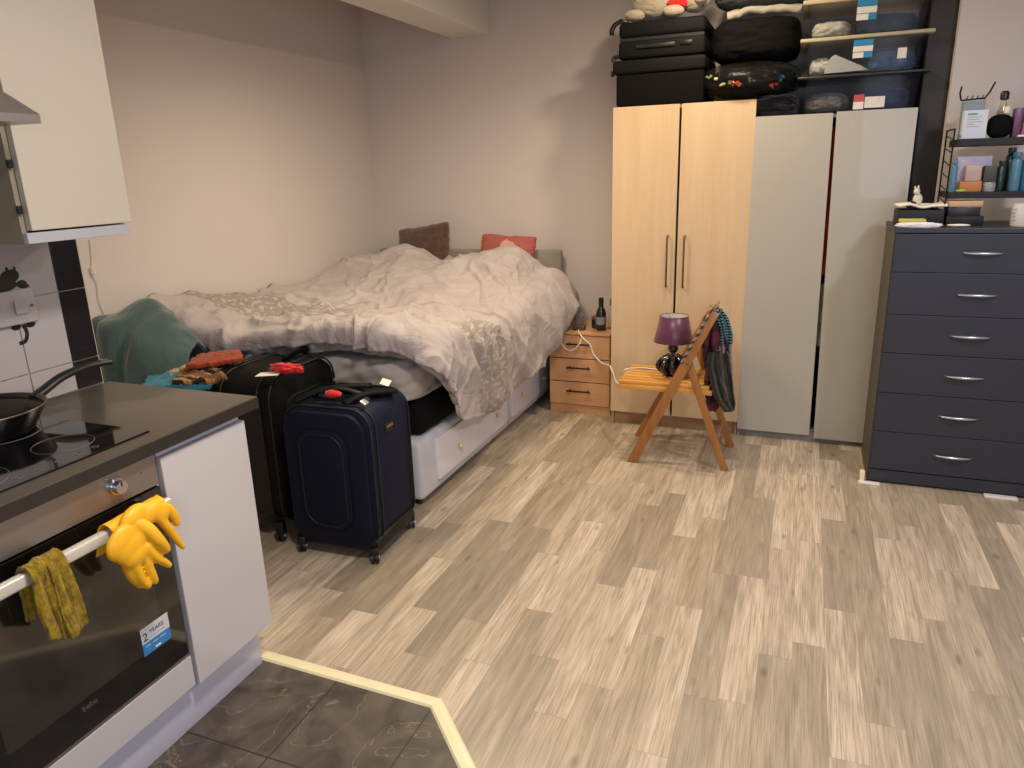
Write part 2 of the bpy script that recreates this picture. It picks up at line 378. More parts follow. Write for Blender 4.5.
# kitchen floor tiles and the threshold strip
bm = B()
poly = [(-2.13, .0), (-2.13, 1.635), (-.93, 1.625), (.70, -.02)]
vs = [bm.verts.new((x, y, .006)) for x, y in poly]+[bm.verts.new((x, y, -.01)) for x, y in poly]
bm.faces.new(vs[:4][::-1]); bm.faces.new(vs[4:])
for i in range(4): bm.faces.new((vs[i], vs[(i+1) % 4], vs[4+(i+1) % 4], vs[4+i]))
bmesh.ops.recalc_face_normals(bm, faces=bm.faces)
struct('floor_tiles', bm, slate(), 'dark slate-look floor tiles of the kitchen')
M_trim = mat('cream_strip', '#e9dfb8', .35, metal=0, amt=.04, scale=12, coat=.2)
def strip(name, p, q, lab):
    bm = B(); d = (Vector(q)-Vector(p)).normalized(); n = Vector((-d.y, d.x, 0)); w = .024
    prof = [(-w, .004), (-w+.007, .012), (0, .0145), (w-.007, .012), (w, .004)]
    A = [bm.verts.new(Vector(p)+n*a+Vector((0, 0, z))) for a, z in prof]; D = [bm.verts.new(Vector(q)+n*a+Vector((0, 0, z))) for a, z in prof]
    # mitre where the strips meet
    for i in range(4): bm.faces.new((A[i], A[i+1], D[i+1], D[i]))
    bm.faces.new(A[::-1]); bm.faces.new(D); bmesh.ops.recalc_face_normals(bm, faces=bm.faces)
    struct(name, bm, M_trim, lab, smooth=False)
strip('trim_3', (-2.10, 1.655, 0), (-.920, 1.626, 0), 'cream threshold strip along the kitchen tiles')
strip('trim_4', (-.938, 1.634, 0), (.68, -.002, 0), 'cream threshold strip running diagonally')
# wall tiles
M_tile = mat('glossy_grey_tile', '#aaa6a8', .22, amt=.05, scale=2, coat=.3); M_btile = mat('black_tile', '#1d1b1d', .2, amt=.1, scale=3, coat=.3); M_grout = mat('grout', '#bfb4a2', .9)
struct('wall_grout', bx(-2.13, -2.124, .20, 1.668, .915, 1.62), M_grout, 'grout behind the kitchen wall tiles')
zs = [.917, 1.008, 1.231, 1.454, 1.615]; ys = [.228, .528, .828, 1.128, 1.428, 1.571, 1.664]
bmt, bmb = B(), B()
for i in range(4):
    yy = ys if i < 2 else [.228, .38, .68, .98, 1.28, 1.571, 1.664]
    for j in range(6): box(bmb if j == 5 else bmt, -2.1245, -2.1185, yy[j]+.0015, yy[j+1]-.0015, zs[i]+.0015, zs[i+1]-.0015, bev=.001, seg=1)
struct('wall_tiles', bmt, M_tile, 'pale grey glossy kitchen wall tiles'); struct('wall_border_tiles', bmb, M_btile, 'black border tiles at the end of the kitchen wall')

# ------------------------------------------------------------------ kitchen
M_white = mat('white_gloss_door', '#c4c1c4', .25, amt=.015, scale=2, coat=.3); M_whiteb = mat('white_rail', '#c3c5d6', .3, amt=.02, scale=3)
M_cream = mat('cream_gloss_door', '#b9b3a8', .3, amt=.015, scale=2, coat=.2)
M_side_shade = mat('side_panel_shade', '#8a8370', .5, amt=.05, scale=2)  # olive tone carries the shade on the cabinet's dimly lit side
M_steel = mat('brushed_steel', '#98928f', .36, metal=.8, amt=.03, scale=3, stretch=(1, 1, 60)); M_chrome = mat('chrome', '#c9c9cc', .15, metal=1, amt=.03)
M_black = mat('black_plastic', '#151416', .4, amt=.1); M_screw = mat('steel_screw', '#8b8682', .3, metal=1)
YK = 1.31
t = thing('base_cabinet', 'white gloss kitchen base cabinet at the end of the worktop, nearest the suitcases', 'cabinet', (-1.83, 1.46, .15))
bm = B(); box(bm, -2.12, -1.548, YK+.003, 1.612, .152, .877, bev=.001); mesh_obj('carcass', bm, M_whiteb, t)
d = mesh_obj('door', bx(-1.546, -1.525, YK+.007, 1.636, .153, .852, bev=.002), M_white, t)
bm = B(); box(bm, -1.548, -1.538, YK+.006, 1.626, .855, .8765, bev=.001); mesh_obj('handle_rail', bm, M_whiteb, t)
t = thing('oven_housing', 'white gloss kitchen unit holding the built-in oven', 'cabinet', (-1.83, 1.0, .15))
bm = B(); box(bm, -2.12, -1.56, .705, .72, .152, .877); box(bm, -2.12, -1.56, YK-.016, YK, .152, .877); box(bm, -2.12, -1.56, .72, YK-.016, .152, .17); box(bm, -2.12, -2.105, .72, YK-.016, .17, .877); mesh_obj('carcass', bm, M_whiteb, t)
mesh_obj('drawer_front', bx(-1.556, -1.53, .706, YK-.002, .157, .256, bev=.002), M_white, t)
o = solo('plinth', bx(-1.580, -1.565, .70, 1.607, .007, .150, bev=.001), M_whiteb, 'white plinth board running under the kitchen units', 'plinth')
M_work = mat('worktop_laminate', '#4a443c', .36, amt=.12, scale=6, stretch=(1, .25, 1), coat=.15); M_wedge = mat('worktop_edge', '#2a2723', .4, amt=.12, scale=6)
t = thing('worktop', 'dark grey-brown laminate kitchen worktop with a darker front edge', 'worktop', (-1.81, 1.19, .878))
mesh_obj('slab', bx(-2.118, -1.507, .70, 1.684, .878, .915, bev=.003), M_work, t, 'auto')
mesh_obj('front_edge', bx(-1.5068, -1.505, .702, 1.682, .879, .912), M_wedge, t, label='darker front edge')
# hob
M_hob = mat('black_hob_glass', '#08080a', .08, amt=.1, coat=.5); M_mark = mat('hob_marking', '#4d4d50', .4)
t = thing('hob', 'black glass hob set into the kitchen worktop', 'hob', (-1.82, 1.05, .915))
mesh_obj('glass_plate', bx(-2.06, -1.565, .755, 1.335, .9152, .9205, bev=.002), M_hob, t)
bm = B()
for cx, cy, r in ((-1.93, 1.19, .09), (-1.70, 1.19, .07), (-1.93, .93, .07), (-1.70, .93, .10)):
    tube(bm, [(cx+r*math.cos(k*PI/20), cy+r*math.sin(k*PI/20), .9206) for k in range(40)], .0009, 4, closed=True)
for k in range(5): tube(bm, [(-1.60+.008*math.cos(a*PI/6), 1.00+k*.05+.008*math.sin(a*PI/6), .9206) for a in range(12)], .0007, 4, closed=True)
mesh_obj('ring_marking', bm, M_mark, t)
# oven
M_glass = mat('oven_door_glass', '#0c0b0b', .08, amt=.1, coat=.6); M_panel2 = mat('oven_inner_glass', '#2b2722', .12, amt=.2, coat=.5)
t = thing('oven', 'built-in oven with black glass door and steel control panel', 'oven', (-1.80, 1.0, .26))
mesh_obj('body', bx(-2.09, -1.562, .73, YK-.02, .262, .86, bev=.002), M_black, t)
mesh_obj('control_panel', bx(-1.561, -1.53, .712, YK-.004, .785, .8765, bev=.002), M_steel, t, label='brushed steel control panel')
for ky in (1.178, .82):
    bm = B(); tube(bm, [(-1.530, ky, .833), (-1.524, ky, .833)], .021, 28); tube(bm, [(-1.524, ky, .833), (-1.506, ky, .833)], [.0175, .016], 28)
    k = mesh_obj('knob', bm, M_chrome, t, 'auto'); mesh_obj('pointer', bx(-1.5065, -1.5045, ky-.001, ky+.001, .836, .848), M_black, k)
bm = B(); box(bm, -1.5300, -1.5294, 1.255, 1.258, .834, .837); mesh_obj('indicator_light', bm, M_black, t)
door = mesh_obj('oven_door', bx(-1.5615, -1.532, .712, YK-.004, .265, .779, bev=.002), M_glass, t)
mesh_obj('window_pane', bx(-1.5322, -1.5312, .80, 1.235, .355, .70, bev=.0004), M_panel2, door)
bm = B(); box(bm, -1.558, -1.5305, .712, YK-.004, .258, .2645); mesh_obj('bottom_trim', bm, M_steel, door)
M_hand = mat('pale_handle', '#d3cfc4', .3, metal=.25, amt=.03, coat=.2)
bm = B(); box(bm, -1.492, -1.470, .735, 1.285, .734, .764, bev=.006, seg=3); box(bm, -1.532, -1.488, .752, .77, .74, .758, bev=.002); box(bm, -1.532, -1.488, 1.25, 1.268, .74, .758, bev=.002)
mesh_obj('handle', bm, M_hand, t, 'auto', label='pale bar handle')
# sticker
M_stw = mat('sticker_white', '#c9ced6', .4, amt=.02); M_stb = mat('sticker_blue', '#2f7fbf', .4, amt=.05); M_ink = mat('ink_dark', '#2a2d34', .5); M_logo = mat('oven_logo_grey', '#55565a', .4); M_pw = mat('print_white', '#e4e6ea', .5)
s_ = mesh_obj('warranty_sticker', bx(-1.5318, -1.5310, 1.167, 1.258, .383, .428), M_stw, t)
mesh_obj('sticker_band', bx(-1.5318, -1.5310, 1.167, 1.258, .348, .383), M_stb, t)
text_obj('sticker_number', '2', .034, M_ink, t, (-1.5307, 1.171, .389), (0, 1, 0), (0, 0, 1)); text_obj('sticker_word', 'YEARS', .0165, M_ink, t, (-1.5307, 1.194, .402), (0, 1, 0), (0, 0, 1))
text_obj('sticker_small_print', '_____ ___ ____', .007, M_ink, t, (-1.5307, 1.196, .394), (0, 1, 0), (0, 0, 1))
bm = B(); [box(bm, -1.5309, -1.5306, 1.175+i*.024, 1.193+i*.024, .372, .3735) for i in range(3)]; box(bm, -1.5309, -1.5306, 1.205, 1.222, .353, .358); mesh_obj('sticker_print', bm, M_pw, t)
text_obj('oven_logo', 'beko', .021, M_logo, t, (-1.5317, 1.000, .325), (0, 1, 0), (0, 0, 1), 'CENTER', extr=.0003)
# pan
M_pan = mat('pan_black', '#080707', .3, amt=.1, coat=.15); M_panrim = mat('pan_rim', '#6e6258', .3, metal=.6); M_lid = clear_plastic('pan_lid_glass', '#a8977c', .22, .08, '#3a3226')
PC = Vector((-1.972, 1.178, .921))
t = thing('frying_pan', 'black frying pan standing on the hob with its handle over the worktop', 'pan', PC)
bm = B(); lathe(bm, [(.0, 0), (.105, 0), (.115, .004), (.150, .066), (.1505, .0685), (.147, .067), (.112, .008), (.0, .006)], PC, 48, caps=False); bmesh.ops.remove_doubles(bm, verts=bm.verts, dist=1e-4); mesh_obj('pan_body', bm, M_pan, t, 'auto')
bm = B(); tube(bm, [PC+Vector((.1505*math.cos(k*PI/24), .1505*math.sin(k*PI/24), .0685)) for k in range(48)], .0022, 8, closed=True); mesh_obj('rim', bm, M_panrim, t, True)
hd = (az(112, 368, 1.0)-PC); hd.z = 0; hd.normalize()
P0 = PC+hd*.143+Vector((0, 0, .058)); E1 = Vector((-1.985, 1.56, 1.0))
bm = B(); tube(bm, [P0, P0+hd*.03+Vector((0, 0, .012)), P0+hd*.09+Vector((0, 0, .036)), P0+hd*.16+Vector((0, 0, .046)), P0+hd*.225+Vector((0, 0, .044)), P0+hd*.25+Vector((0, 0, .04))], [.020, .014], 12, smooth_n=6, flat=.65)
mesh_obj('handle', bm, M_black, t, True)
bm = B(); tube(bm, [P0+hd*.228+Vector((0, 0, .052))+Vector((-hd.y*.010*math.cos(a*PI/8), hd.x*.010*math.cos(a*PI/8), 0))+hd*.010*math.sin(a*PI/8) for a in range(16)], .0025, 6, closed=True); mesh_obj('hanging_ring', bm, M_panrim, t, True)
bm = B(); lathe(bm, [(.144, .060), (.12, .064), (.08, .070), (.0005, .074)], PC, 40, caps=False); mesh_obj('glass_lid', bm, M_lid, t, True)
# wall cabinet
t = thing('wall_cabinet', 'cream kitchen wall cabinet above the worktop, beside the cooker hood', 'cabinet', (-1.97, 1.45, 1.405))
bm = B(); box(bm, -2.125, -1.833, 1.294, 1.312, 1.405, 2.30); mesh_obj('side_panel', bm, M_side_shade, t, label='side panel with its shade painted in olive')
bm = B(); box(bm, -2.125, -1.833, 1.582, 1.60, 1.405, 2.30); box(bm, -2.125, -1.833, 1.312, 1.582, 1.405, 1.423); box(bm, -2.125, -1.833, 1.312, 1.582, 2.28, 2.30); box(bm, -2.125, -2.115, 1.312, 1.582, 1.423, 2.28); mesh_obj('carcass', bm, M_whiteb, t)
mesh_obj('pull_rail', bx(-1.832, -1.816, 1.294, 1.600, 1.406, 1.433, bev=.001), mat('grey_pull_rail', '#a6a9b2', .35), t)
mesh_obj('cabinet_door', bx(-1.830, -1.810, 1.306, 1.609, 1.438, 2.30, bev=.0015, mtx=None), M_cream, t)
for z in (1.49, 1.60):
    mesh_obj('hinge', bx(-1.833, -1.822, 1.290, 1.302, z-.010, z+.010, bev=.002), M_black, t)
# hood
t = thing('cooker_hood', 'brushed steel cooker hood with sloping canopy above the hob', 'cooker hood', (-1.9, 1.0, 1.686))
bm = B()
b0 = [(-2.123, .71, 1.706), (-1.675, .71, 1.706), (-1.675, 1.285, 1.706), (-2.123, 1.285, 1.706)]; b1 = [(-2.123, .90, 1.93), (-1.90, .90, 1.93), (-1.90, 1.10, 1.93), (-2.123, 1.10, 1.93)]
A = [bm.verts.new(p) for p in b0]; D = [bm.verts.new(p) for p in b1]
for i in range(4): bm.faces.new((A[i], A[(i+1) % 4], D[(i+1) % 4], D[i]))
bm.faces.new(A[::-1]); bm.faces.new(D); bmesh.ops.recalc_face_normals(bm, faces=bm.faces); mesh_obj('canopy', bm, M_steel, t)
mesh_obj('lower_band', bx(-2.123, -1.675, .71, 1.285, 1.686, 1.706, bev=.001), M_steel, t); mesh_obj('chimney', bx(-2.123, -1.90, .90, 1.10, 1.93, 2.699, bev=.001), M_steel, t)
# cooker switch
M_sw = mat('white_switch', '#a9a5a6', .35, amt=.02)
t = thing('cooker_switch', 'white double switch plate on the kitchen wall tiles', 'switch', (-2.118, 1.43, 1.16))
mesh_obj('switch_plate', bx(-2.1184, -2.104, 1.345, 1.482, 1.160, 1.258, bev=.004, seg=3), M_sw, t, 'auto')
mesh_obj('rocker', bx(-2.1045, -2.098, 1.415, 1.452, 1.190, 1.232, bev=.002), M_sw, t)
for y in (1.365, 1.468): bm = B(); cyl_axis(bm, (-2.1045, y, 1.209), (-2.1025, y, 1.209), .0045, 12); mesh_obj('screw', bm, M_screw, t, 'auto')
# cat decals
M_dec = mat('black_vinyl', '#0a090a', .6)
def decal(name, blobs, label):
    bm = B()
    for (y, z, ry, rz) in blobs:
        bmesh.ops.create_uvsphere(bm, u_segments=16, v_segments=8, radius=1, matrix=Matrix.Translation((-2.1178, y, z)) @ Matrix.Diagonal((.0008, ry, rz, 1)))
    solo(name, bm, M_dec, label, 'sticker')
decal('cat_sticker', [(1.40, 1.275, .05, .018), (1.425, 1.295, .022, .020), (1.44, 1.30, .02, .018), (1.428, 1.318, .004, .008), (1.45, 1.317, .004, .009), (1.462, 1.272, .016, .012), (1.47, 1.265, .014, .006), (1.38, 1.28, .03, .02)], 'black cat wall sticker perched above the kitchen switch')
bm = B(); tube(bm, [(-2.1178, 1.440, 1.155), (-2.1178, 1.446, 1.13), (-2.1178, 1.437, 1.108), (-2.1178, 1.417, 1.104)], .006, 8, smooth_n=5)
for v in bm.verts: v.co.x = -2.1178+(v.co.x+2.1178)*.15
for y in (1.418, 1.462): bmesh.ops.create_uvsphere(bm, u_segments=14, v_segments=8, radius=1, matrix=Matrix.Translation((-2.1178, y, 1.152)) @ Matrix.Diagonal((.0008, .015, .009, 1)))
solo('cat_tail_sticker', bm, M_dec, 'black cat paws and curled tail sticker below the kitchen switch', 'sticker')
# thin cable on the left wall
M_cab = mat('white_cable', '#d8cfc4', .5)
bm = B(); tube(bm, [ax(90, 240, -2.984), ax(92, 262, -2.984), ax(91, 272, -2.984), ax(97, 284, -2.984), ax(99, 300, -2.984), ax(108, 322, -2.984)], .0025, 6, smooth_n=5)
tube(bm, [ax(92, 268, -2.984), ax(93, 274, -2.984)], .012, 8); solo('wall_cable', bm, M_cab, 'thin white cable hanging down the wall beside the kitchen units', 'cable')

# dish cloth over handle
def cloth_pts(rows): return rows
M_dish = fabric('terry_olive', '#8f7620', weave=160, b=1.0, amt=.45, scale=60)
def over(y0, y1, zf0, zf1, zb, push=0.0, n=5):
    rows = []
    for k in range(n):
        u = k/(n-1); y = y0+(y1-y0)*u; wv = .006*math.sin(u*9)
        xf = -1.4655+push+wv*.6; rows.append([(-1.501, y, zb), (-1.498, y, .735), (-1.494, y, .762), (-1.481, y, .772), (-1.466, y, .762), (xf, y+.002, .72), (xf+.004, y+.006*u, .66), (xf+.003, y+.010, zf0+(zf1-zf0)*u)])
    return rows
t = thing('dish_cloth', 'mustard olive terry cloth folded over the oven handle', 'cloth', (-1.46, .95, .56))
bm = drape(over(.890, .940, .60, .572, .64), 60, 60, .006, amp=.006, freq=5, seed=2, amp2=.004, f2=45); mesh_obj('front_fold', bm, M_dish, t, True)
bm = drape(over(.930, .972, .575, .59, .66, push=.008), 60, 60, .006, amp=.006, freq=5, seed=8, amp2=.004, f2=45); mesh_obj('side_fold', bm, M_dish, t, True)
# rubber gloves
M_glove = mat('yellow_rubber', '#f2b51c', .45, amt=.06, scale=20, b=.2, bs=60, coat=.15)
def glove(label, palms, fingers, cuff, group):
    """palms: flattened ellipsoids (px, py, X, in-plane r1, r2, angle); fingers: chains (px, py, X, r); fused into one skin"""
    t = thing('rubber_glove', label, 'glove', ax(palms[0][0], palms[0][1], palms[0][2]), group)
    bm = B()
    for px_, py_, X, r1, r2, an, th in palms:
        c = ax(px_, py_, X)
        bmesh.ops.create_uvsphere(bm, u_segments=28, v_segments=18, radius=1, matrix=Matrix.Translation(c) @ Matrix.Rotation(an, 4, 'X') @ Matrix.Diagonal((th, r1, r2, 1)))
    for f in fingers:
        P = [ax(a, b, X) for a, b, X, r in f]; rr = [r for *_, r in f]; n = 6; Q = cat_pts(P, n); RR = []
        for k in range(len(Q)):
            u = k/n; m_ = min(int(u), len(rr)-2); RR.append(rr[m_]+(rr[m_+1]-rr[m_])*(u-m_))
        tube(bm, Q, RR, 14)
        for q, r in ((Q[0], RR[0]), (Q[-1], RR[-1])): bmesh.ops.create_uvsphere(bm, u_segments=14, v_segments=10, radius=r, matrix=Matrix.Translation(q))
    o = mesh_obj('glove_hand', bm, M_glove, t)
    rm = o.modifiers.new('fuse', 'REMESH'); rm.mode = 'VOXEL'; rm.voxel_size = .0026; rm.use_smooth_shade = True
    sm = o.modifiers.new('soft', 'SMOOTH'); sm.factor = .6; sm.iterations = 22
    bm = drape(cuff, 40, 40, .0022, amp=.004, freq=4, seed=palms[0][0]*.1); mesh_obj('cuff', bm, M_glove, t, True)
    return t
XA = -1.440
glove('yellow rubber glove over the oven handle, lower one with fingers hanging down',
      [(124, 541, XA-.003, .054, .040, .5, .019), (131, 546, XA, .050, .038, .5, .021), (135, 554, XA+.003, .040, .032, .4, .021)],
      [[(124, 554, XA-.002, .013), (127, 566, XA-.004, .0135), (132, 577, XA-.004, .0125), (140, 585, XA-.004, .010)],
       [(132, 556, XA+.004, .013), (136, 568, XA+.006, .0135), (142, 580, XA+.006, .012), (148, 586, XA+.005, .0095)],
       [(142, 552, XA+.004, .013), (147, 564, XA+.006, .013), (152, 575, XA+.006, .012), (155, 581, XA+.004, .010)],
       [(146, 547, XA+.012, .012), (156, 557, XA+.016, .012), (164, 562, XA+.016, .0105), (169, 565, XA+.015, .009)],
       [(134, 522, XA-.004, .018), (147, 529, XA+.012, .018), (158, 540, XA+.024, .016), (166, 549, XA+.023, .0125)]],
      [[(-1.500, 1.070+.045*k, .700), (-1.499, 1.080+.05*k, .735), (-1.494, 1.085+.055*k, .765), (-1.481, 1.088+.06*k, .778), (-1.463, 1.090+.06*k, .772), (-1.452, 1.098+.05*k, .750), (-1.450, 1.11+.04*k, .735)] for k in (0, 1, 2)],
      'rubber gloves on the oven handle')
glove('yellow rubber glove over the oven handle, upper one with fingers pointing sideways',
      [(134, 518, XA-.008, .044, .030, .35, .020), (150, 512, XA-.004, .040, .028, .3, .020), (160, 513, XA, .026, .026, .3, .018)],
      [[(156, 507, XA, .014), (166, 508, XA, .0145), (173, 515, XA+.002, .0135), (177, 523, XA+.003, .0105)],
       [(160, 518, XA+.004, .013), (168, 528, XA+.006, .0125), (176, 539, XA+.008, .0105), (183, 547, XA+.010, .0075)]],
      [[(-1.500, 1.16+.040*k, .722), (-1.499, 1.165+.040*k, .745), (-1.494, 1.168+.040*k, .768), (-1.481, 1.17+.040*k, .783), (-1.462, 1.17+.040*k, .778), (-1.453, 1.172+.038*k, .765), (-1.451, 1.175+.035*k, .755)] for k in range(3)],
      'rubber gloves on the oven handle')

# ------------------------------------------------------------------ bed
M_divan = fabric('divan_grey_white', '#c4c3c8', weave=300, b=.15, amt=.08, scale=6); M_divf = mat('divan_drawer_white', '#dcd9dd', .5, amt=.04, scale=4)
M_knob = mat('yellowed_knob', '#d8c894', .35, amt=.05); M_headb = fabric('headboard_grey', '#8f8880', weave=300, amt=.08)
t = thing('divan_bed', 'white divan bed base with side drawers and a grey headboard', 'bed', (-2.28, 3.8, 0))
mesh_obj('base', bx(-2.97, -1.605, 2.82, 4.72, .030, .335, bev=.028, seg=4), M_divan, t, 'auto')
for y0, y1 in ((2.975, 3.895), (3.965, 4.66)):
    dr = mesh_obj('drawer', bx(-1.612, -1.590, y0, y1, .085, .300, bev=.004), M_divf, t)
    for k in (.24, .80):
        y = y0+(y1-y0)*k; bm = B(); tube(bm, [(-1.590, y, .185), (-1.582, y, .185), (-1.580, y, .185), (-1.568, y, .185), (-1.564, y, .185)], [.006, .006, .013, .014, .008], 14); 
        mesh_obj('knob', bm, M_knob, dr, True)
mesh_obj('base_seam', bx(-1.606, -1.603, 3.918, 3.926, .06, .33), M_black, t)
for x, y in ((-1.65, 2.86), (-1.66, 3.78), (-1.66, 4.05), (-2.9, 2.93), (-1.66, 4.66), (-2.9, 4.66)):
    bm = B(); cyl_axis(bm, (x-.012, y, .018), (x+.012, y, .018), .0175, 18); box(bm, x-.015, x+.015, y-.012, y+.012, .018, .034, bev=.003); mesh_obj('caster', bm, M_black, t, 'auto')
mesh_obj('headboard', bx(-2.92, -1.515, 4.745, 4.79, .30, 1.02, bev=.012, seg=3), M_headb, t, 'auto')
M_bmat = fabric('mattress_black', '#0a0a0b', weave=300, b=.1, sheen=0)
solo('mattress', bx(-2.96, -1.615, 2.870, 4.735, .338, .545, bev=.045, seg=5), M_bmat, 'black mattress lying on the white divan base', 'mattress')
# grey fitted sheet on a second mattress
M_sheet = fabric('sheet_grey', '#b0a8a2', weave=400, b=.08, amt=.06, sheen=.1)
def bedcloth():
    bm = B(); nx, nz = 120, 30; rows = []
    pathz = []
    for k in range(nz+1):
        u = k/nz
        pathz.append(u)
    def P(u, v):   # u: hem (0) to bed middle (1) ; v round the bed edge from the wall at the foot to the head end on the right
        foot_len = 1.33; side_len = 1.83; tot = foot_len+side_len; a = v*tot; r = .10
        if a < foot_len-r: x = -2.955+a; y = 2.80; nx_, ny_ = 0, -1
        elif a < foot_len+r*.57:
            q = (a-(foot_len-r))/(r*1.57)*PI/2; x = -2.955+foot_len-r+r*math.sin(q); y = 2.80+r-r*math.cos(q); nx_, ny_ = math.sin(q), -math.cos(q)
        else: x = -2.955+foot_len; y = 2.80+(a-foot_len)+r*.43; nx_, ny_ = 1, 0
        fold = .016*noise.noise(Vector((a*14+u*3, u*1.5, 0)))+.016*(1-abs(noise.noise(Vector((a*7-u*5, u*2, 4))))*2)
        if u < .6: z = .535+.155*u/.6; k = 0
        else:
            q = (u-.6)/.4*PI/2; z = .690+.045*math.sin(q); k = .05*(1-math.cos(q))+ .5*max(0, u-.85)
        return Vector((x-nx_*k+nx_*fold+nx_*.012*math.sin(u*PI), y-ny_*k+ny_*fold+ny_*.012*math.sin(u*PI), z+fold*.3))
    grid = [[P(i/nz, j/nx) for j in range(nx+1)] for i in range(nz+1)]
    vs = [[bm.verts.new(p) for p in r] for r in grid]
    for i in range(nz):
        for j in range(nx): bm.faces.new((vs[i][j], vs[i][j+1], vs[i+1][j+1], vs[i+1][j]))
    ctr = [bm.verts.new((-2.1, 4.4, .73)), ]
    for j in range(nx): bm.faces.new((vs[nz][j], vs[nz][j+1], ctr[0]))
    low = [bm.verts.new(p.co+Vector((0, 0, 0))) for p in vs[0]]; c2 = bm.verts.new((-2.1, 4.4, .548))
    for j in range(nx): bm.faces.new((vs[0][j+1], vs[0][j], c2))
    bmesh.ops.recalc_face_normals(bm, faces=bm.faces); return bm
solo('sheeted_mattress', bedcloth(), M_sheet, 'upper mattress in a creased grey fitted sheet, above the black one', 'mattress', smooth=True)
# duvet
def duvet_mat():
    m, nt, p = newmat('duvet_cotton')
    uv = nd(nt, 'ShaderNodeUVMap', uv_map='UVMap').outputs[0]; s = nd(nt, 'ShaderNodeSeparateXYZ', i_0=uv)
    tc = nd(nt, 'ShaderNodeTexCoord').outputs['Object']
    big = nd(nt, 'ShaderNodeTexNoise', i_Vector=tc, i_Scale=3.0).outputs[0]
    # printed band: follows a line across the cover
    line = math_(nt, 'SUBTRACT', s.outputs[0], math_(nt, 'MULTIPLY_ADD', s.outputs[1], .12, .33))
    line = math_(nt, 'ADD', line, math_(nt, 'MULTIPLY_ADD', big, .06, -.03))
    band = math_(nt, 'LESS_THAN', math_(nt, 'ABSOLUTE', line), .060)
    mid = nd(nt, 'ShaderNodeMapRange', i_0=math_(nt, 'ABSOLUTE', math_(nt, 'SUBTRACT', s.outputs[1], .47)), i_1=.08, i_2=.14).outputs[0]
    band = math_(nt, 'MULTIPLY', band, mid)
    thin = math_(nt, 'LESS_THAN', math_(nt, 'ABSOLUTE', math_(nt, 'SUBTRACT', line, .085)), .004)
    md = nd(nt, 'ShaderNodeVectorMath', operation='MULTIPLY', i_0=uv, i_1=(34, 24, 1)).outputs[0]
    v1 = nd(nt, 'ShaderNodeTexVoronoi', i_Vector=md, i_Scale=.33, i_Randomness=.15).outputs[0]
    rings = math_(nt, 'SINE', math_(nt, 'MULTIPLY', v1, 38))
    v2 = nd(nt, 'ShaderNodeTexVoronoi', i_Vector=md, i_Scale=3.6).outputs[0]
    pat = math_(nt, 'MAXIMUM', math_(nt, 'GREATER_THAN', rings, .15), math_(nt, 'GREATER_THAN', v2, .52))
    f = math_(nt, 'MAXIMUM', math_(nt, 'MULTIPLY', band, math_(nt, 'MULTIPLY', pat, .75)), math_(nt, 'MULTIPLY', thin, .5))
    base = mixc(nt, big, lin('#9e9493'), lin('#b8afac'))
    nt.links.new(mixc(nt, f, base, lin('#857b72')), p.inputs['Base Color']); p.inputs['Roughness'].default_value = .8; p.inputs['Sheen Weight'].default_value = .15
    n2 = nd(nt, 'ShaderNodeTexNoise', i_Vector=tc, i_Scale=7.0, i_Detail=6, i_Distortion=1.6).outputs[0]
    bump(nt, p, n2, .6, .03); return m
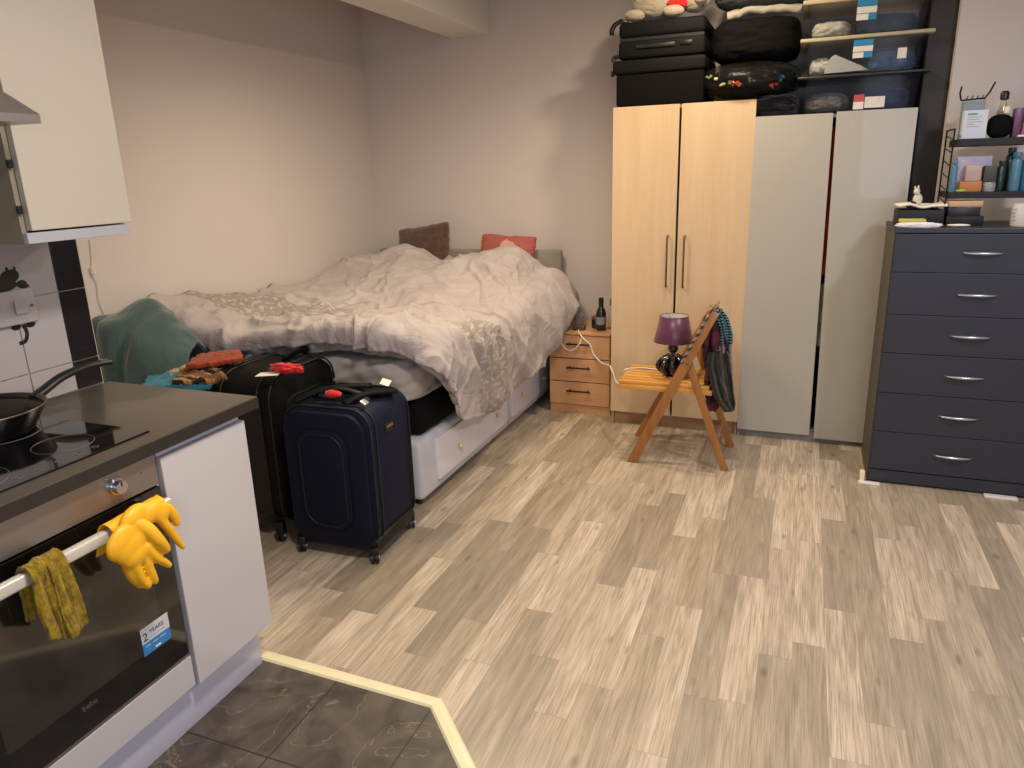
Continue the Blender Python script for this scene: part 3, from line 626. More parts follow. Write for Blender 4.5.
def duvet():
    #      x:   wall   ...                                   right edge, then hanging side
    X = [-2.965, -2.80, -2.55, -2.25, -1.97, -1.74, -1.60]
    rows = []
    zt = {2.83: [.94, .89, .845, .875, .885, .880, .855], 3.10: [.96, .92, .87, .85, .86, .86, .835], 3.45: [.93, .91, .87, .85, .845, .835, .80],
          3.80: [.90, .89, .875, .86, .87, .86, .815], 4.10: [.93, .94, .93, .93, .95, .94, .87], 4.35: [.955, .98, 1.02, .965, 1.02, 1.03, .92], 4.52: [.97, .99, 1.035, .96, 1.02, 1.03, .93], 4.70: [.97, .96, .98, .95, .97, .96, .86]}
    side = {2.83: ((-1.535, .80), (-1.50, .70), (-1.49, .64), (-1.50, .60)), 3.10: ((-1.535, .77), (-1.505, .62), (-1.505, .47), (-1.52, .37)), 3.45: ((-1.525, .72), (-1.495, .58), (-1.495, .42), (-1.515, .305)),
            3.80: ((-1.52, .74), (-1.49, .60), (-1.49, .46), (-1.51, .355)), 4.10: ((-1.50, .78), (-1.455, .64), (-1.455, .50), (-1.49, .39)), 4.35: ((-1.47, .83), (-1.40, .70), (-1.415, .60), (-1.455, .53)),
            4.52: ((-1.46, .84), (-1.385, .73), (-1.40, .63), (-1.45, .585)), 4.70: ((-1.50, .78), (-1.44, .70), (-1.46, .62), (-1.49, .575))}
    hem = [(-2.955, 2.70, .88), (-2.90, 2.75, .775), (-2.62, 2.775, .700), (-2.28, 2.785, .735), (-1.99, 2.785, .775), (-1.76, 2.785, .765), (-1.62, 2.79, .755), (-1.54, 2.815, .71), (-1.50, 2.86, .655), (-1.48, 2.90, .60), (-1.48, 2.94, .555)]
    bul = [(-2.965, 2.665, .945), (-2.85, 2.70, .855), (-2.58, 2.735, .765), (-2.27, 2.745, .80), (-1.98, 2.745, .835), (-1.75, 2.745, .825), (-1.60, 2.755, .80), (-1.50, 2.78, .745), (-1.46, 2.84, .68), (-1.455, 2.89, .615), (-1.47, 2.93, .56)]
    rows.append([hem[0], *hem[1:]]); rows.append(bul)
    rows.append([(-2.968, 2.69, .985), (-2.83, 2.75, .895), (-2.56, 2.785, .81), (-2.26, 2.79, .845), (-1.975, 2.79, .87), (-1.745, 2.78, .88), (-1.60, 2.79, .85), (-1.52, 2.82, .79), (-1.48, 2.87, .70), (-1.475, 2.92, .60), (-1.485, 2.965, .50)])
    for y in sorted(zt)[1:]: rows.append([(x, y, z) for x, z in zip(X, [q-(.055 if k_ < 2 else .035) for k_, q in enumerate(zt[y])])]+[(x, y, z) for x, z in side[y]])
    bm = drape(rows, 330, 330, .02)
    bm.normal_update()
    uvl = bm.loops.layers.uv.active
    info = {}
    for f in bm.faces:
        for l in f.loops: info.setdefault(l.vert.index, (l[uvl].uv.x, l[uvl].uv.y))
    bm.verts.index_update(); info = {}
    for f in bm.faces:
        for l in f.loops: info.setdefault(l.vert.index, (l[uvl].uv.x, l[uvl].uv.y))
    def ridge(q): return (1-abs(noise.noise(q))*2.6)
    def crease(q): return max(0.0, 1-abs(noise.noise(q))*5.0)**1.6
    nrm = {v.index: v.normal.copy() for v in bm.verts}
    for v in bm.verts:
        u, s = info[v.index]; p = v.co
        q = Vector((p.x*1.5, p.y*1.5, p.z*1.5)); wp = Vector((noise.noise(q*1.4), noise.noise(q*1.4+Vector((7, 3, 1))), noise.noise(q*1.4+Vector((2, 8, 5)))))*.55
        big = ridge(Vector((p.x*2.3+p.y*1.2, p.y*1.9-p.x*1.0, p.z))+wp)
        mid = ridge(Vector((p.x*4.2-p.y*2.5, p.y*3.6+p.x*1.6, p.z*2))+wp*1.8+Vector((4, 2, 0)))
        fine = ridge(Vector((p.x*8+p.y*5, p.y*7-p.x*4, p.z*5))+wp*3)
        fr = max(0, 1-u/.26)                                  # gathers that run up from the hem at the foot
        gat = ridge(Vector((p.x*11+p.z*5+wp.x*2, p.z*1.3, 2.2)))*fr
        sd = max(0, min(1, (s-.62)/.12))                      # falling folds at the side
        fall = ridge(Vector((p.y*5.5+p.z*4.5+wp.x*1.5, p.z*1.0, 7.7)))*sd
        pl = crease(Vector(((p.x*.8+p.y*.6)*5.2, (p.y*.8-p.x*.6)*1.3, p.z*1.5))+wp*1.6)*(1-.4*sd); p2 = crease(Vector(((p.x*.5-p.y*.9)*6, (p.y*.5+p.x*.9)*1.4, p.z*1.5+9))+wp*2.0)
        lump_ = .07*math.exp(-(((p.x+2.82)/.13)**2+((p.y-4.28)/.16)**2))+.03*math.exp(-(((p.x+2.60)/.10)**2+((p.y-4.45)/.10)**2))
        inner = min(1, u/.03)*min(1, (1-s)/.03)
        n = nrm[v.index]; n = n if True else n
        d = .026*big*(1-.5*fr)+.017*mid+.0075*fine+.013*gat+.017*fall+.017*pl+.014*p2-.010+lump_
        dirn = n if v.index < 0 else n
        v.co = p + (dirn if dirn.dot(Vector((.35, -.35, .87))) > 0 else -dirn)*d*(.25+.75*inner)
    for v in bm.verts: v.co.x = max(v.co.x, -2.986)
    return bm
solo('duvet', duvet(), duvet_mat(), 'crumpled pinkish-grey duvet with a printed lace band spread over the bed', 'duvet', smooth=True)
# cushions
def cushion(name, c, sx, sz, th, tilt, rz, m, label, seed, flat=3.6):
    t = lump((0, 0, 0), (sx, th, sz), seed=seed, amp=.05, freq=2.5, power=2.2, sub=5)
    for v in t.verts:
        d = v.co; x, z = d.x/sx, d.z/sz
        k = max(abs(x), abs(z)); r = math.hypot(x, z)
        if r > 1e-5: s_ = 1+(r/k-1)*.82*min(1, r)**2; s_ = min(s_, 1.42)
        else: s_ = 1
        v.co.x *= s_; v.co.z *= s_; v.co.x *= 1-.05*math.cos(z*PI/2)*abs(x); v.co.z *= 1-.05*math.cos(x*PI/2)*abs(z)
    bmesh.ops.transform(t, matrix=Matrix.Translation(c) @ Matrix.Rotation(rz, 4, 'Z') @ Matrix.Rotation(tilt, 4, 'X'), verts=t.verts)
    return t
M_bcush = fabric('brown_plush', '#544037', weave=120, b=.8, amt=.35, scale=25, sheen=.6)
bm = cushion('c', (0, 0, 0), .205, .16, .065, 0, 0, None, '', 3); bmesh.ops.transform(bm, matrix=Matrix.Translation((-2.505, 4.665, 1.035)) @ Matrix.Rotation(-.14, 4, 'Y') @ Matrix.Rotation(-.25, 4, 'X'), verts=bm.verts)
solo('cushion', bm, M_bcush, 'brown plush cushion leaning on the headboard', 'cushion', smooth=True)
def red_cushion_mat():
    m, nt, p = newmat('coral_cushion'); tc = nd(nt, 'ShaderNodeTexCoord').outputs['Object']
    n = nd(nt, 'ShaderNodeTexNoise', i_Vector=tc, i_Scale=6.0, i_Detail=3, i_Distortion=2.0).outputs[0]
    f = math_(nt, 'LESS_THAN', math_(nt, 'ABSOLUTE', math_(nt, 'SUBTRACT', n, .5)), .012)
    d = nd(nt, 'ShaderNodeVectorMath', operation='DISTANCE', i_0=tc, i_1=(.02, -.05, .17)).outputs['Value']
    pet = math_(nt, 'LESS_THAN', math_(nt, 'ADD', d, math_(nt, 'MULTIPLY', n, .06)), .085)
    c = mixc(nt, math_(nt, 'MULTIPLY', f, .5), lin('#a0544c'), lin('#8f3a33')); c = mixc(nt, math_(nt, 'MULTIPLY', pet, .7), c, lin('#d8a594'))
    nt.links.new(c, p.inputs['Base Color']); p.inputs['Roughness'].default_value = .75; return m
bm = cushion('c', (0, 0, 0), .20, .125, .06, 0, 0, None, '', 5); bmesh.ops.transform(bm, matrix=Matrix.Translation((-1.875, 4.665, 1.005)) @ Matrix.Rotation(.06, 4, 'Y') @ Matrix.Rotation(-.3, 4, 'X'), verts=bm.verts)
solo('cushion', bm, red_cushion_mat(), 'coral red cushion with a pale flower print at the headboard', 'cushion', smooth=True)
# towel over a box at the foot of the bed
M_towel = fabric('teal_towel', '#405553', weave=140, b=.9, amt=.2, scale=10, sheen=.6); M_boxd = mat('dark_fabric_box', '#101012', .8, amt=.2)
solo('storage_crate', bx(-2.975, -2.68, 2.40, 2.70, 0, .62, bev=.01), M_boxd, 'dark fabric crate standing under the teal towel at the bed foot', 'crate')
rows = [[(-2.983, 2.31, .60), (-2.93, 2.30, .58), (-2.87, 2.29, .57), (-2.83, 2.325, .57), (-2.78, 2.30, .56), (-2.70, 2.34, .55), (-2.64, 2.42, .54)],
        [(-2.984, 2.31, .72), (-2.93, 2.30, .71), (-2.87, 2.29, .70), (-2.83, 2.33, .69), (-2.78, 2.31, .67), (-2.69, 2.35, .65), (-2.62, 2.44, .62)],
        [(-2.984, 2.315, .84), (-2.93, 2.305, .835), (-2.87, 2.30, .83), (-2.825, 2.345, .81), (-2.77, 2.34, .79), (-2.68, 2.39, .76), (-2.61, 2.48, .70)],
        [(-2.984, 2.325, .915), (-2.93, 2.32, .925), (-2.87, 2.325, .92), (-2.82, 2.37, .895), (-2.77, 2.38, .88), (-2.70, 2.43, .84), (-2.63, 2.52, .76)],
        [(-2.984, 2.36, .945), (-2.93, 2.37, .955), (-2.87, 2.40, .955), (-2.82, 2.44, .96), (-2.77, 2.47, .94), (-2.71, 2.51, .885), (-2.65, 2.58, .79)],
        [(-2.984, 2.50, .93), (-2.94, 2.50, .965), (-2.89, 2.52, 1.005), (-2.84, 2.55, 1.01), (-2.78, 2.57, .955), (-2.73, 2.60, .88), (-2.67, 2.64, .80)],
        [(-2.984, 2.64, .92), (-2.94, 2.64, .94), (-2.90, 2.65, .96), (-2.85, 2.66, .93), (-2.80, 2.67, .86), (-2.74, 2.68, .80), (-2.68, 2.69, .74)]]
bm = drape(rows, 110, 110, .018, amp=.028, freq=3.5, seed=4, ridge=True, amp2=.003, f2=30, aniso=(.35, 1.5)); solo('towel', bm, M_towel, 'teal bath towel draped against the wall at the bed foot', 'towel', smooth=True)

# ------------------------------------------------------------------ bedside table
W_bed = wood('bedside_beech', '#d0a074', '#bf8b5f', axis=0, scale=.8, rough=.4, contrast=.6); M_bronze = mat('bronze_handle', '#4f443c', .35, metal=.8)
t = thing('bedside_table', 'small beech bedside table with three drawers between bed and wardrobe', 'bedside table', (-1.28, 4.6, 0))
bm = B(); box(bm, -1.488, -1.472, 4.40, 4.80, 0, .528); box(bm, -1.100, -1.084, 4.40, 4.80, 0, .528); box(bm, -1.472, -1.100, 4.785, 4.80, .05, .528); box(bm, -1.472, -1.100, 4.40, 4.785, .045, .060); mesh_obj('carcass', bm, W_bed, t)
mesh_obj('plinth_board', bx(-1.472, -1.100, 4.398, 4.41, 0, .055), W_bed, t); mesh_obj('top_board', bx(-1.492, -1.080, 4.375, 4.805, .530, .548, bev=.002), W_bed, t)
for z0, z1 in ((.376, .526), (.220, .370), (.064, .214)):
    dr = mesh_obj('drawer', bx(-1.486, -1.086, 4.382, 4.399, z0, z1, bev=.002), W_bed, t)
    zc = (z0+z1)/2+.022; bm = B(); box(bm, -1.365, -1.205, 4.350, 4.358, zc-.006, zc+.006, bev=.003); box(bm, -1.350, -1.342, 4.354, 4.383, zc-.005, zc+.005); box(bm, -1.228, -1.220, 4.354, 4.383, zc-.005, zc+.005)
    mesh_obj('handle', bm, M_bronze, dr, 'auto')
M_dbot = mat('dark_bottle', '#15191c', .25, amt=.2, coat=.3); M_grn = mat('green_cap', '#2f8f43', .35); M_lbl = mat('grey_label', '#7d8a8c', .5); M_glc = clear_plastic('clear_glass', '#f2f5f3', .10, .05)
t = thing('deodorant_bottle', 'black bottle with a slim cap on the bedside table', 'bottle', (-1.165, 4.47, .549))
mesh_obj('bottle_body', lathe(B(), [(.001, 0), (.029, 0), (.032, .004), (.032, .11), (.024, .135), (.015, .150), (.015, .165)], (-1.165, 4.47, .549), 24), M_dbot, t, 'auto')
mesh_obj('cap', lathe(B(), [(.014, .166), (.016, .168), (.016, .205), (.010, .21)], (-1.165, 4.47, .549), 20), M_black, t, 'auto'); mesh_obj('bottle_label', lathe(B(), [(.0325, .04), (.0325, .09)], (-1.165, 4.47, .549), 24, caps=False), M_lbl, t, True)
t = thing('green_capped_bottle', 'small clear bottle with a green cap behind the black bottle', 'bottle', (-1.125, 4.60, .549))
mesh_obj('bottle_body', lathe(B(), [(.001, 0), (.027, 0), (.029, .004), (.029, .10), (.014, .13), (.014, .14)], (-1.125, 4.60, .549), 24), M_glc, t, 'auto'); mesh_obj('cap', lathe(B(), [(.016, .141), (.017, .143), (.017, .178), (.015, .182)], (-1.125, 4.60, .549), 20), M_grn, t, 'auto')
t = thing('jar', 'squat dark jar beside the black bottle on the bedside table', 'jar', (-1.215, 4.53, .549)); mesh_obj('jar_body', lathe(B(), [(.001, 0), (.026, 0), (.028, .004), (.028, .055), (.024, .06)], (-1.215, 4.53, .549), 24), M_dbot, t, 'auto'); mesh_obj('lid', lathe(B(), [(.027, .0605), (.028, .063), (.028, .078), (.026, .08)], (-1.215, 4.53, .549), 24), mat('brown_lid', '#7a4a2c', .4), t, 'auto')
bm = lathe(B(), [(.024, .0), (.030, .002), (.034, .09), (.0325, .09), (.0285, .006), (.001, .006)], (-1.34, 4.58, .549), 28); solo('drinking_glass', bm, M_glc, 'clear drinking glass standing on the bedside table', 'glass')
M_adapt = mat('brown_adapter', '#4a3a2e', .5)
solo('power_adapter', bx(-1.345, -1.265, 4.43, 4.475, .549, .578, bev=.006, seg=3), M_adapt, 'brown power adapter lying on the bedside table by the black bottle', 'adapter')
M_cord = mat('white_cord', '#dcd8cf', .45, amt=.02)
bm = B()
tube(bm, [(-1.46, 4.40, .553), (-1.485, 4.367, .545), ay(560, 342, 4.345), ay(566, 349, 4.34), ay(573, 350, 4.335), ay(580, 343, 4.335), ay(582, 336, 4.36), ], .0035, 8, smooth_n=8)
tube(bm, [(-1.30, 4.425, .556), (-1.285, 4.37, .553), ay(583, 338, 4.335), ay(590, 345, 4.34), ay(594, 355, 4.33), ay(602, 363, 4.28), ay(610, 366, 4.20), ay(614, 376, 4.10), ay(617, 383, 4.0), (-.89, 3.93, .440), (-.872, 3.94, .452), (-.80, 3.975, .4535), (-.70, 3.96, .4535), (-.66, 3.93, .4535)], .0038, 8, smooth_n=8)
tube(bm, [ay(610, 367, 4.195), ay(613, 373, 4.12), ay(615, 379, 4.02), ay(619, 384, 3.95), ay(622, 380, 3.93), ay(627, 373, 3.93)], .0035, 8, smooth_n=8)
solo('lamp_cord', bm, M_cord, 'white cord looping from the bedside table to the folding chair', 'cord', smooth=True)

# ------------------------------------------------------------------ wardrobes
W_oak = wood('wardrobe_maple', '#d3ba9a', '#c4a783', axis=2, scale=.8, rough=.38, contrast=.7); W_edge = wood('wardrobe_edge', '#b8936c', '#a37f5c', axis=2, scale=.8)
M_whandle = mat('brown_bar_handle', '#7d6248', .35, metal=.7)
M_inner = mat('dark_gap', '#191513', .9)
t = thing('wardrobe', 'pale maple wardrobe with two doors behind the folding chair', 'wardrobe', (-.665, 4.55, 0))
bm = B(); box(bm, -1.046, -1.030, 4.281, 4.83, 0, 1.864); box(bm, -.303, -.287, 4.281, 4.83, 0, 1.864); box(bm, -1.030, -.303, 4.281, 4.83, 1.846, 1.864); box(bm, -1.030, -.303, 4.82, 4.83, .06, 1.846); box(bm, -1.030, -.303, 4.30, 4.82, .075, .09); mesh_obj('carcass', bm, W_edge, t)
mesh_obj('plinth_board', bx(-1.030, -.303, 4.300, 4.316, 0, .074), W_edge, t)
for x0, x1, hx in ((-1.047, -.680, -.722), (-.668, -.284, -.627)):
    dr = mesh_obj('wardrobe_door', bx(x0, x1, 4.260, 4.279, .085, 1.866, bev=.0015), W_oak, t)
    bm = B(); tube(bm, [(hx, 4.2595, .875), (hx, 4.236, .878), (hx, 4.233, .895), (hx, 4.233, 1.145), (hx, 4.236, 1.162), (hx, 4.2595, 1.165)], .0055, 10); mesh_obj('handle', bm, M_whandle, dr, 'auto')
M_ww = mat('white_wardrobe_door', '#aea99f', .33, amt=.02, scale=2, coat=.15); M_wwb = mat('white_wardrobe_body', '#8f8d8c', .5)
t = thing('wardrobe', 'off-white wardrobe whose doors stand a little apart, beside the grey dresser', 'wardrobe', (.09, 4.55, 0))
bm = B(); box(bm, -.284, -.268, 4.285, 4.83, 0, 1.774); box(bm, .455, .471, 4.285, 4.83, 0, 1.774); box(bm, -.268, .455, 4.285, 4.83, 1.757, 1.774); box(bm, -.268, .455, 4.82, 4.83, .05, 1.757); box(bm, -.268, .455, 4.30, 4.82, .055, .07)
mesh_obj('carcass', bm, M_wwb, t); mesh_obj('plinth_board', bx(-.268, .455, 4.300, 4.316, 0, .05), M_wwb, t)
def door_tr(xl0, xl1, xr0, xr1, z0, z1, y0=4.260, y1=4.279):
    bm = B(); n = 8; vs = []
    for k in range(n+1):
        u = k/n; z = z0+(z1-z0)*u; xl = xl0+(xl1-xl0)*u; xr = xr0+(xr1-xr0)*u
        vs.append([bm.verts.new((xl, y0, z)), bm.verts.new((xr, y0, z)), bm.verts.new((xr, y1, z)), bm.verts.new((xl, y1, z))])
    for A, D in zip(vs, vs[1:]):
        for i in range(4): bm.faces.new((A[i], A[(i+1) % 4], D[(i+1) % 4], D[i]))
    bm.faces.new(vs[0][::-1]); bm.faces.new(vs[-1]); return bm
mesh_obj('wardrobe_door', door_tr(-.283, -.297+.012, .112, .090, .045, 1.779), M_ww, t)
mesh_obj('wardrobe_door', door_tr(.137, .106, .468, .470, .030, 1.784), M_ww, t)
M_cl = [fabric('hung_orange', '#b5502e'), fabric('hung_cream', '#b7a889'), fabric('hung_brown', '#4b3128'), fabric('hung_grey', '#3a3b40')]
for i, (z0, z1, mm, lab) in enumerate(((.95, 1.72, M_cl[0], 'orange garment glimpsed in the gap of the off-white wardrobe'), (.55, .90, M_cl[1], 'cream cloth glimpsed low in the gap of the off-white wardrobe'))):
    rows = [[(.02+.05*j, 4.33+.012*((j+k) % 2), z1-(z1-z0)*k/4) for j in range(5)] for k in range(5)]
    bm = drape(rows, 40, 40, .01, amp=.02, freq=5, seed=i); solo('hanging_garment', bm, mm, lab, 'garment', smooth=True)

# ------------------------------------------------------------------ dresser
M_dr = mat('dresser_charcoal', '#2b2d38', .45, amt=.04, scale=3, b=.03); M_drs_lit = mat('dresser_side_warm_lit', '#4a443a', .5, amt=.05); M_hdl = mat('satin_handle', '#b9bcc4', .28, metal=.85)  # warm light on the charcoal carcass is painted into its brown
DX0, DX1, DYF, DYB = .388, 1.090, 3.775, 4.20
t = thing('dresser', 'tall charcoal dresser with six drawers and curved silver handles', 'dresser', (.74, 3.99, 0))
bm = B(); box(bm, DX0-.004, DX0+.012, DYF+.018, DYB, .0, 1.222); box(bm, DX1-.012, DX1+.004, DYF+.018, DYB, .0, 1.222); box(bm, DX0+.012, DX1-.012, DYB-.012, DYB, .06, 1.222); box(bm, DX0+.012, DX1-.012, DYF+.02, DYB-.012, .07, .085); mesh_obj('carcass', bm, M_drs_lit, t)
mesh_obj('plinth_board', bx(DX0+.001, DX1-.001, DYF+.003, DYF+.018, .012, .070), M_dr, t)
mesh_obj('top_board', bx(DX0-.008, DX1+.008, DYF-.006, DYB+.003, 1.224, 1.246, bev=.002), M_dr, t)
zz = [1.221, 1.047, .851, .666, .469, .273, .074]
for a, b in zip(zz, zz[1:]):
    dr = mesh_obj('drawer', bx(DX0, DX1, DYF, DYF+.017, b+.0015, a-.0015, bev=.0015), M_dr, t)
    zc = b+(a-b)*.52 if a > 1.1 else (a+b)/2+.003
    bm = B(); pts = [(.738+dx, DYF-.022*(1-(dx/.082)**2)**.5 if abs(dx) < .082 else DYF, zc) for dx in [-.082+.0164*k for k in range(11)]]
    tube(bm, pts, [.0035, .005, .0065, .0078, .0085, .0088, .0085, .0078, .0065, .005, .0035], 10, flat=.8); mesh_obj('handle', bm, M_hdl, dr, True)
M_pad = mat('white_packing', '#d9d4cc', .7)
solo('cardboard_wedge', bx(.350, .372, 3.765, 3.80, 0, .055, bev=.003), M_trim, 'small cream wedge against the left front corner of the dresser', 'wedge')
solo('floor_pad', bx(.345, .44, 3.735, 3.768, 0, .008, bev=.002), M_pad, 'thin white pad on the floor by the left front corner of the dresser', 'pad')
solo('floor_pad', bx(.885, 1.02, 3.735, 3.772, 0, .011, bev=.002), M_pad, 'thin white pad on the floor under the right part of the dresser front', 'pad')

# ------------------------------------------------------------------ folding chair
W_pine = wood('varnished_pine', '#b47c44', '#8c572a', axis=2, scale=1.0, rough=.35, contrast=.8); W_seat = wood('pine_seat', '#e2aa55', '#b97a35', axis=0, scale=1.0, rough=.35, contrast=.9)
t = thing('folding_chair', 'wooden folding chair with slatted seat standing side-on before the maple wardrobe', 'chair', (-.56, 3.89, 0))
for y, sgn in ((3.685, 1), (4.085, -1)):
    xo = -.045 if sgn < 0 else 0; bm = B(); beam(bm, (-.785+xo, y, .0), (-.385+xo*.9, y, .845 if sgn > 0 else .80), .050, .022); mesh_obj('leg', bm, W_pine, t, 'auto')
    yi = y+.026*sgn; bm = B(); beam(bm, (-.297, yi, .0), (-.505, yi, .575), .038, .018); mesh_obj('leg', bm, W_pine, t, 'auto')
    bm = B(); cyl_axis(bm, (-.505, y-.014, .572), (-.505, y+.014, .572), .006, 12); mesh_obj('pivot', bm, M_screw, t, 'auto')
bm = B()
for k in range(7):
    y = 3.735+k*.0515; box(bm, -.872, -.395, y-.0185, y+.0185, .431, .449, bev=.003)
ms = mesh_obj('seat', bm, W_seat, t, 'auto')
bm = B()
for x in (-.845, -.44): box(bm, x-.015, x+.015, 3.715, 4.065, .405, .430, bev=.003)
for y in (3.722, 4.050): box(bm, -.872, -.38, y-.009, y+.009, .402, .430, bev=.003)
mesh_obj('seat_frame', bm, W_seat, t, 'auto')
for u in (.80, .885, .965):
    x = -.790+.398*u; z = .845*u; bm = B(); mtx = Matrix.Translation((x-.004, 3.885, z)) @ Matrix.Rotation(math.atan2(.398, .845), 4, 'Y'); box(bm, -.006, .006, -.195, .195, -.021, .021, bev=.003, mtx=mtx); mesh_obj('back_slat', bm, W_pine, t, 'auto')
bm = B(); cyl_axis(bm, (-.351, 3.71, .145), (-.351, 4.06, .145), .010, 14); mesh_obj('stretcher', bm, W_pine, t, 'auto')
bm = B(); cyl_axis(bm, (-.715, 3.69, .16), (-.715, 4.08, .16), .010, 14); mesh_obj('stretcher', bm, W_pine, t, 'auto')

# table lamp on the seat
def satin():
    m, nt, p = newmat('purple_satin_shade'); tc = nd(nt, 'ShaderNodeTexCoord').outputs['Object']; s = nd(nt, 'ShaderNodeSeparateXYZ', i_0=tc)
    ang = math_(nt, 'ARCTAN2', s.outputs[1], s.outputs[0]); n = nd(nt, 'ShaderNodeTexNoise', noise_dimensions='1D', i_W=math_(nt, 'MULTIPLY', ang, 26.0), i_Scale=1.0, i_Detail=4).outputs[0]
    nt.links.new(mixc(nt, n, lin('#35132f'), lin('#713358')), p.inputs['Base Color']); p.inputs['Roughness'].default_value = .32; p.inputs['Anisotropic'].default_value = .5; p.inputs['Sheen Weight'].default_value = .3; return m
M_shade = satin(); M_shin = mat('white_shade_lining', '#ece4de', .8, amt=.02); M_lglass = mat('dark_purple_glass', '#1b0f16', .08, amt=.2, coat=.8); M_lchr = mat('lamp_chrome', '#b9a9a4', .12, metal=1, amt=.05)
L = Vector((-.610, 3.87, .4495))
t = thing('table_lamp', 'small table lamp with purple satin shade standing on the folding chair', 'lamp', L)
mesh_obj('foot', lathe(B(), [(.001, 0), (.052, 0), (.054, .003), (.050, .009), (.022, .014), (.018, .020), (.001, .020)], L, 32, caps=False), M_lchr, t, 'auto', label='chrome foot')
bm = B(); lathe(bm, [(.020, .020), (.040, .030), (.050, .050), (.050, .065), (.038, .085), (.024, .095)], L, 32)
for k in range(9):
    a = 2*PI*k/9; tube(bm, [L+Vector((math.cos(a)*r, math.sin(a)*r, z)) for r, z in ((.020, .022), (.050, .028), (.074, .048), (.078, .066), (.064, .088), (.036, .106), (.022, .112))], .014, 8, smooth_n=3)
mesh_obj('glass_body', bm, M_lglass, t, True)
mesh_obj('collar', lathe(B(), [(.001, .108), (.024, .108), (.027, .114), (.020, .122), (.014, .126), (.014, .130), (.001, .130)], L, 28, caps=False), M_lchr, t, 'auto')
mesh_obj('glass_ball', lathe(B(), [(.001, .128)]+[(.028*math.sin(a), .156-.028*math.cos(a)) for a in [PI*k/14 for k in range(1, 14)]]+[(.001, .184)], L, 28, caps=False), M_lglass, t, True)
mesh_obj('stem', lathe(B(), [(.001, .182), (.012, .182), (.012, .19), (.006, .195), (.006, .290), (.001, .290)], L, 16, caps=False), M_lchr, t, 'auto')
zb, zt_ = .196, .332
mesh_obj('lamp_shade', lathe(B(), [(.104, zb), (.1045, zb+.003), (.0755, zt_), (.0745, zt_+.001)], L, 64, caps=False), M_shade, t, True)
mesh_obj('shade_lining', lathe(B(), [(.1025, zb+.001), (.0735, zt_-.001)], L, 64, caps=False), M_shin, t, True)
bm = B(); tube(bm, [L+Vector((.0743*math.cos(k*PI/24), .0743*math.sin(k*PI/24), zt_)) for k in range(48)], .0018, 6, closed=True); tube(bm, [L+Vector((.1040*math.cos(k*PI/24), .1040*math.sin(k*PI/24), zb)) for k in range(48)], .0018, 6, closed=True)
for k in range(3): a = k*2*PI/3; tube(bm, [L+Vector((0, 0, .285)), L+Vector((.073*math.cos(a), .073*math.sin(a), zt_-.012))], .0015, 6)
mesh_obj('shade_ring', bm, M_black, t, True)

# clothes over the chair back
M_maroon = striped('maroon_knit', '#3a1420', '#231318', 2, 90, c3='#5c2030'); M_teal = striped('teal_black_stripe', '#4a8f97', '#141719', 2, 420); M_olive = fabric('olive_jacket', '#2b2c24', amt=.3); M_pink = fabric('dusty_pink_cloth', '#9d7f83', amt=.1); M_tan = fabric('tan_strap', '#b98a63', amt=.1); M_stripe2 = striped('black_white_trim', '#9c8f7e', '#4a3f38', 2, 160)
def hang(y0, y1, front, back, offx=0.0, ny=6):
    """cloth over the top slat: a list of (x,z) from the front hem over the rail to the back hem"""
    return [[(x+offx+.010*math.sin(j*2.1+k*.6), y0+(y1-y0)*j/(ny-1)+.004*k*math.sin(j*1.7), z+.006*math.sin(j*3.1)*(k/len(front+back))) for j in range(ny)] for k, (x, z) in enumerate(front+back)]
g = 'clothes hanging over the folding chair back'
def hung(rows, Y0, Y1, n=6, bul=.03):
    out = []
    for py, xa, xb in rows: out.append([ay(xa+(xb-xa)*k/(n-1), py+1.5*math.sin(k*2+py), Y0+(Y1-Y0)*k/(n-1)+bul*math.sin(k*2.3)) for k in range(n)])
    return out
def garment(name, rows, Y0, Y1, th, amp, m, label, cat, seed, fr=5, bul=.03):
    bm = drape(hung(rows, Y0, Y1, bul=bul), 80, 60, th, amp=amp, freq=fr, seed=seed, ridge=True, aniso=(.45, 1.3), amp2=.003, f2=14, edge=.004)
    solo(name, bm, m, label, cat, g, smooth=True)
garment('garment', [(316, 709, 719), (326, 707, 723), (342, 706, 727), (358, 707, 729), (376, 707, 727), (394, 708, 722), (410, 709, 716)], 3.74, 3.90, .022, .022, M_maroon, 'dark maroon knitted garment over the folding chair back', 'garment', 1)
garment('jacket', [(352, 711, 727), (366, 710, 730), (380, 712, 732), (394, 717, 734), (404, 722, 735), (411, 726, 733)], 3.70, 3.86, .020, .022, M_olive, 'olive jacket hanging lowest behind the folding chair', 'jacket', 6)
garment('scarf', [(311, 714, 721), (318, 718, 727), (330, 721, 730), (342, 723, 731), (352, 723, 729)], 3.86, 3.98, .012, .010, M_teal, 'teal and black striped scarf over the far end of the chair back', 'scarf', 3)
garment('cloth', [(346, 719, 730), (358, 719, 731), (368, 720, 732), (376, 722, 731)], 3.84, 3.92, .010, .010, M_pink, 'dusty pink cloth between the maroon garment and the olive jacket', 'cloth', 9)
garment('shirt', [(316, 704, 714), (326, 700, 711), (338, 698, 708), (350, 697, 703)], 4.10, 4.14, .010, .008, fabric('moss_shirt', '#5b553f', amt=.2), 'moss brown shirt hanging behind the far post of the chair back', 'shirt', 12, bul=.006)
bm = drape([[(-.535+.148*u+.012*v-.006, 3.655+.022*v+.05*(u > .97)*v, .575+.30*u+.004) for v in (0, .33, .66, 1)] for u in (0, .25, .5, .75, 1)], 60, 20, .004, amp=.004, freq=9, seed=2)
solo('strap', bm, M_stripe2, 'pale and brown braided strap lying along the near chair leg', 'strap', g, smooth=True)
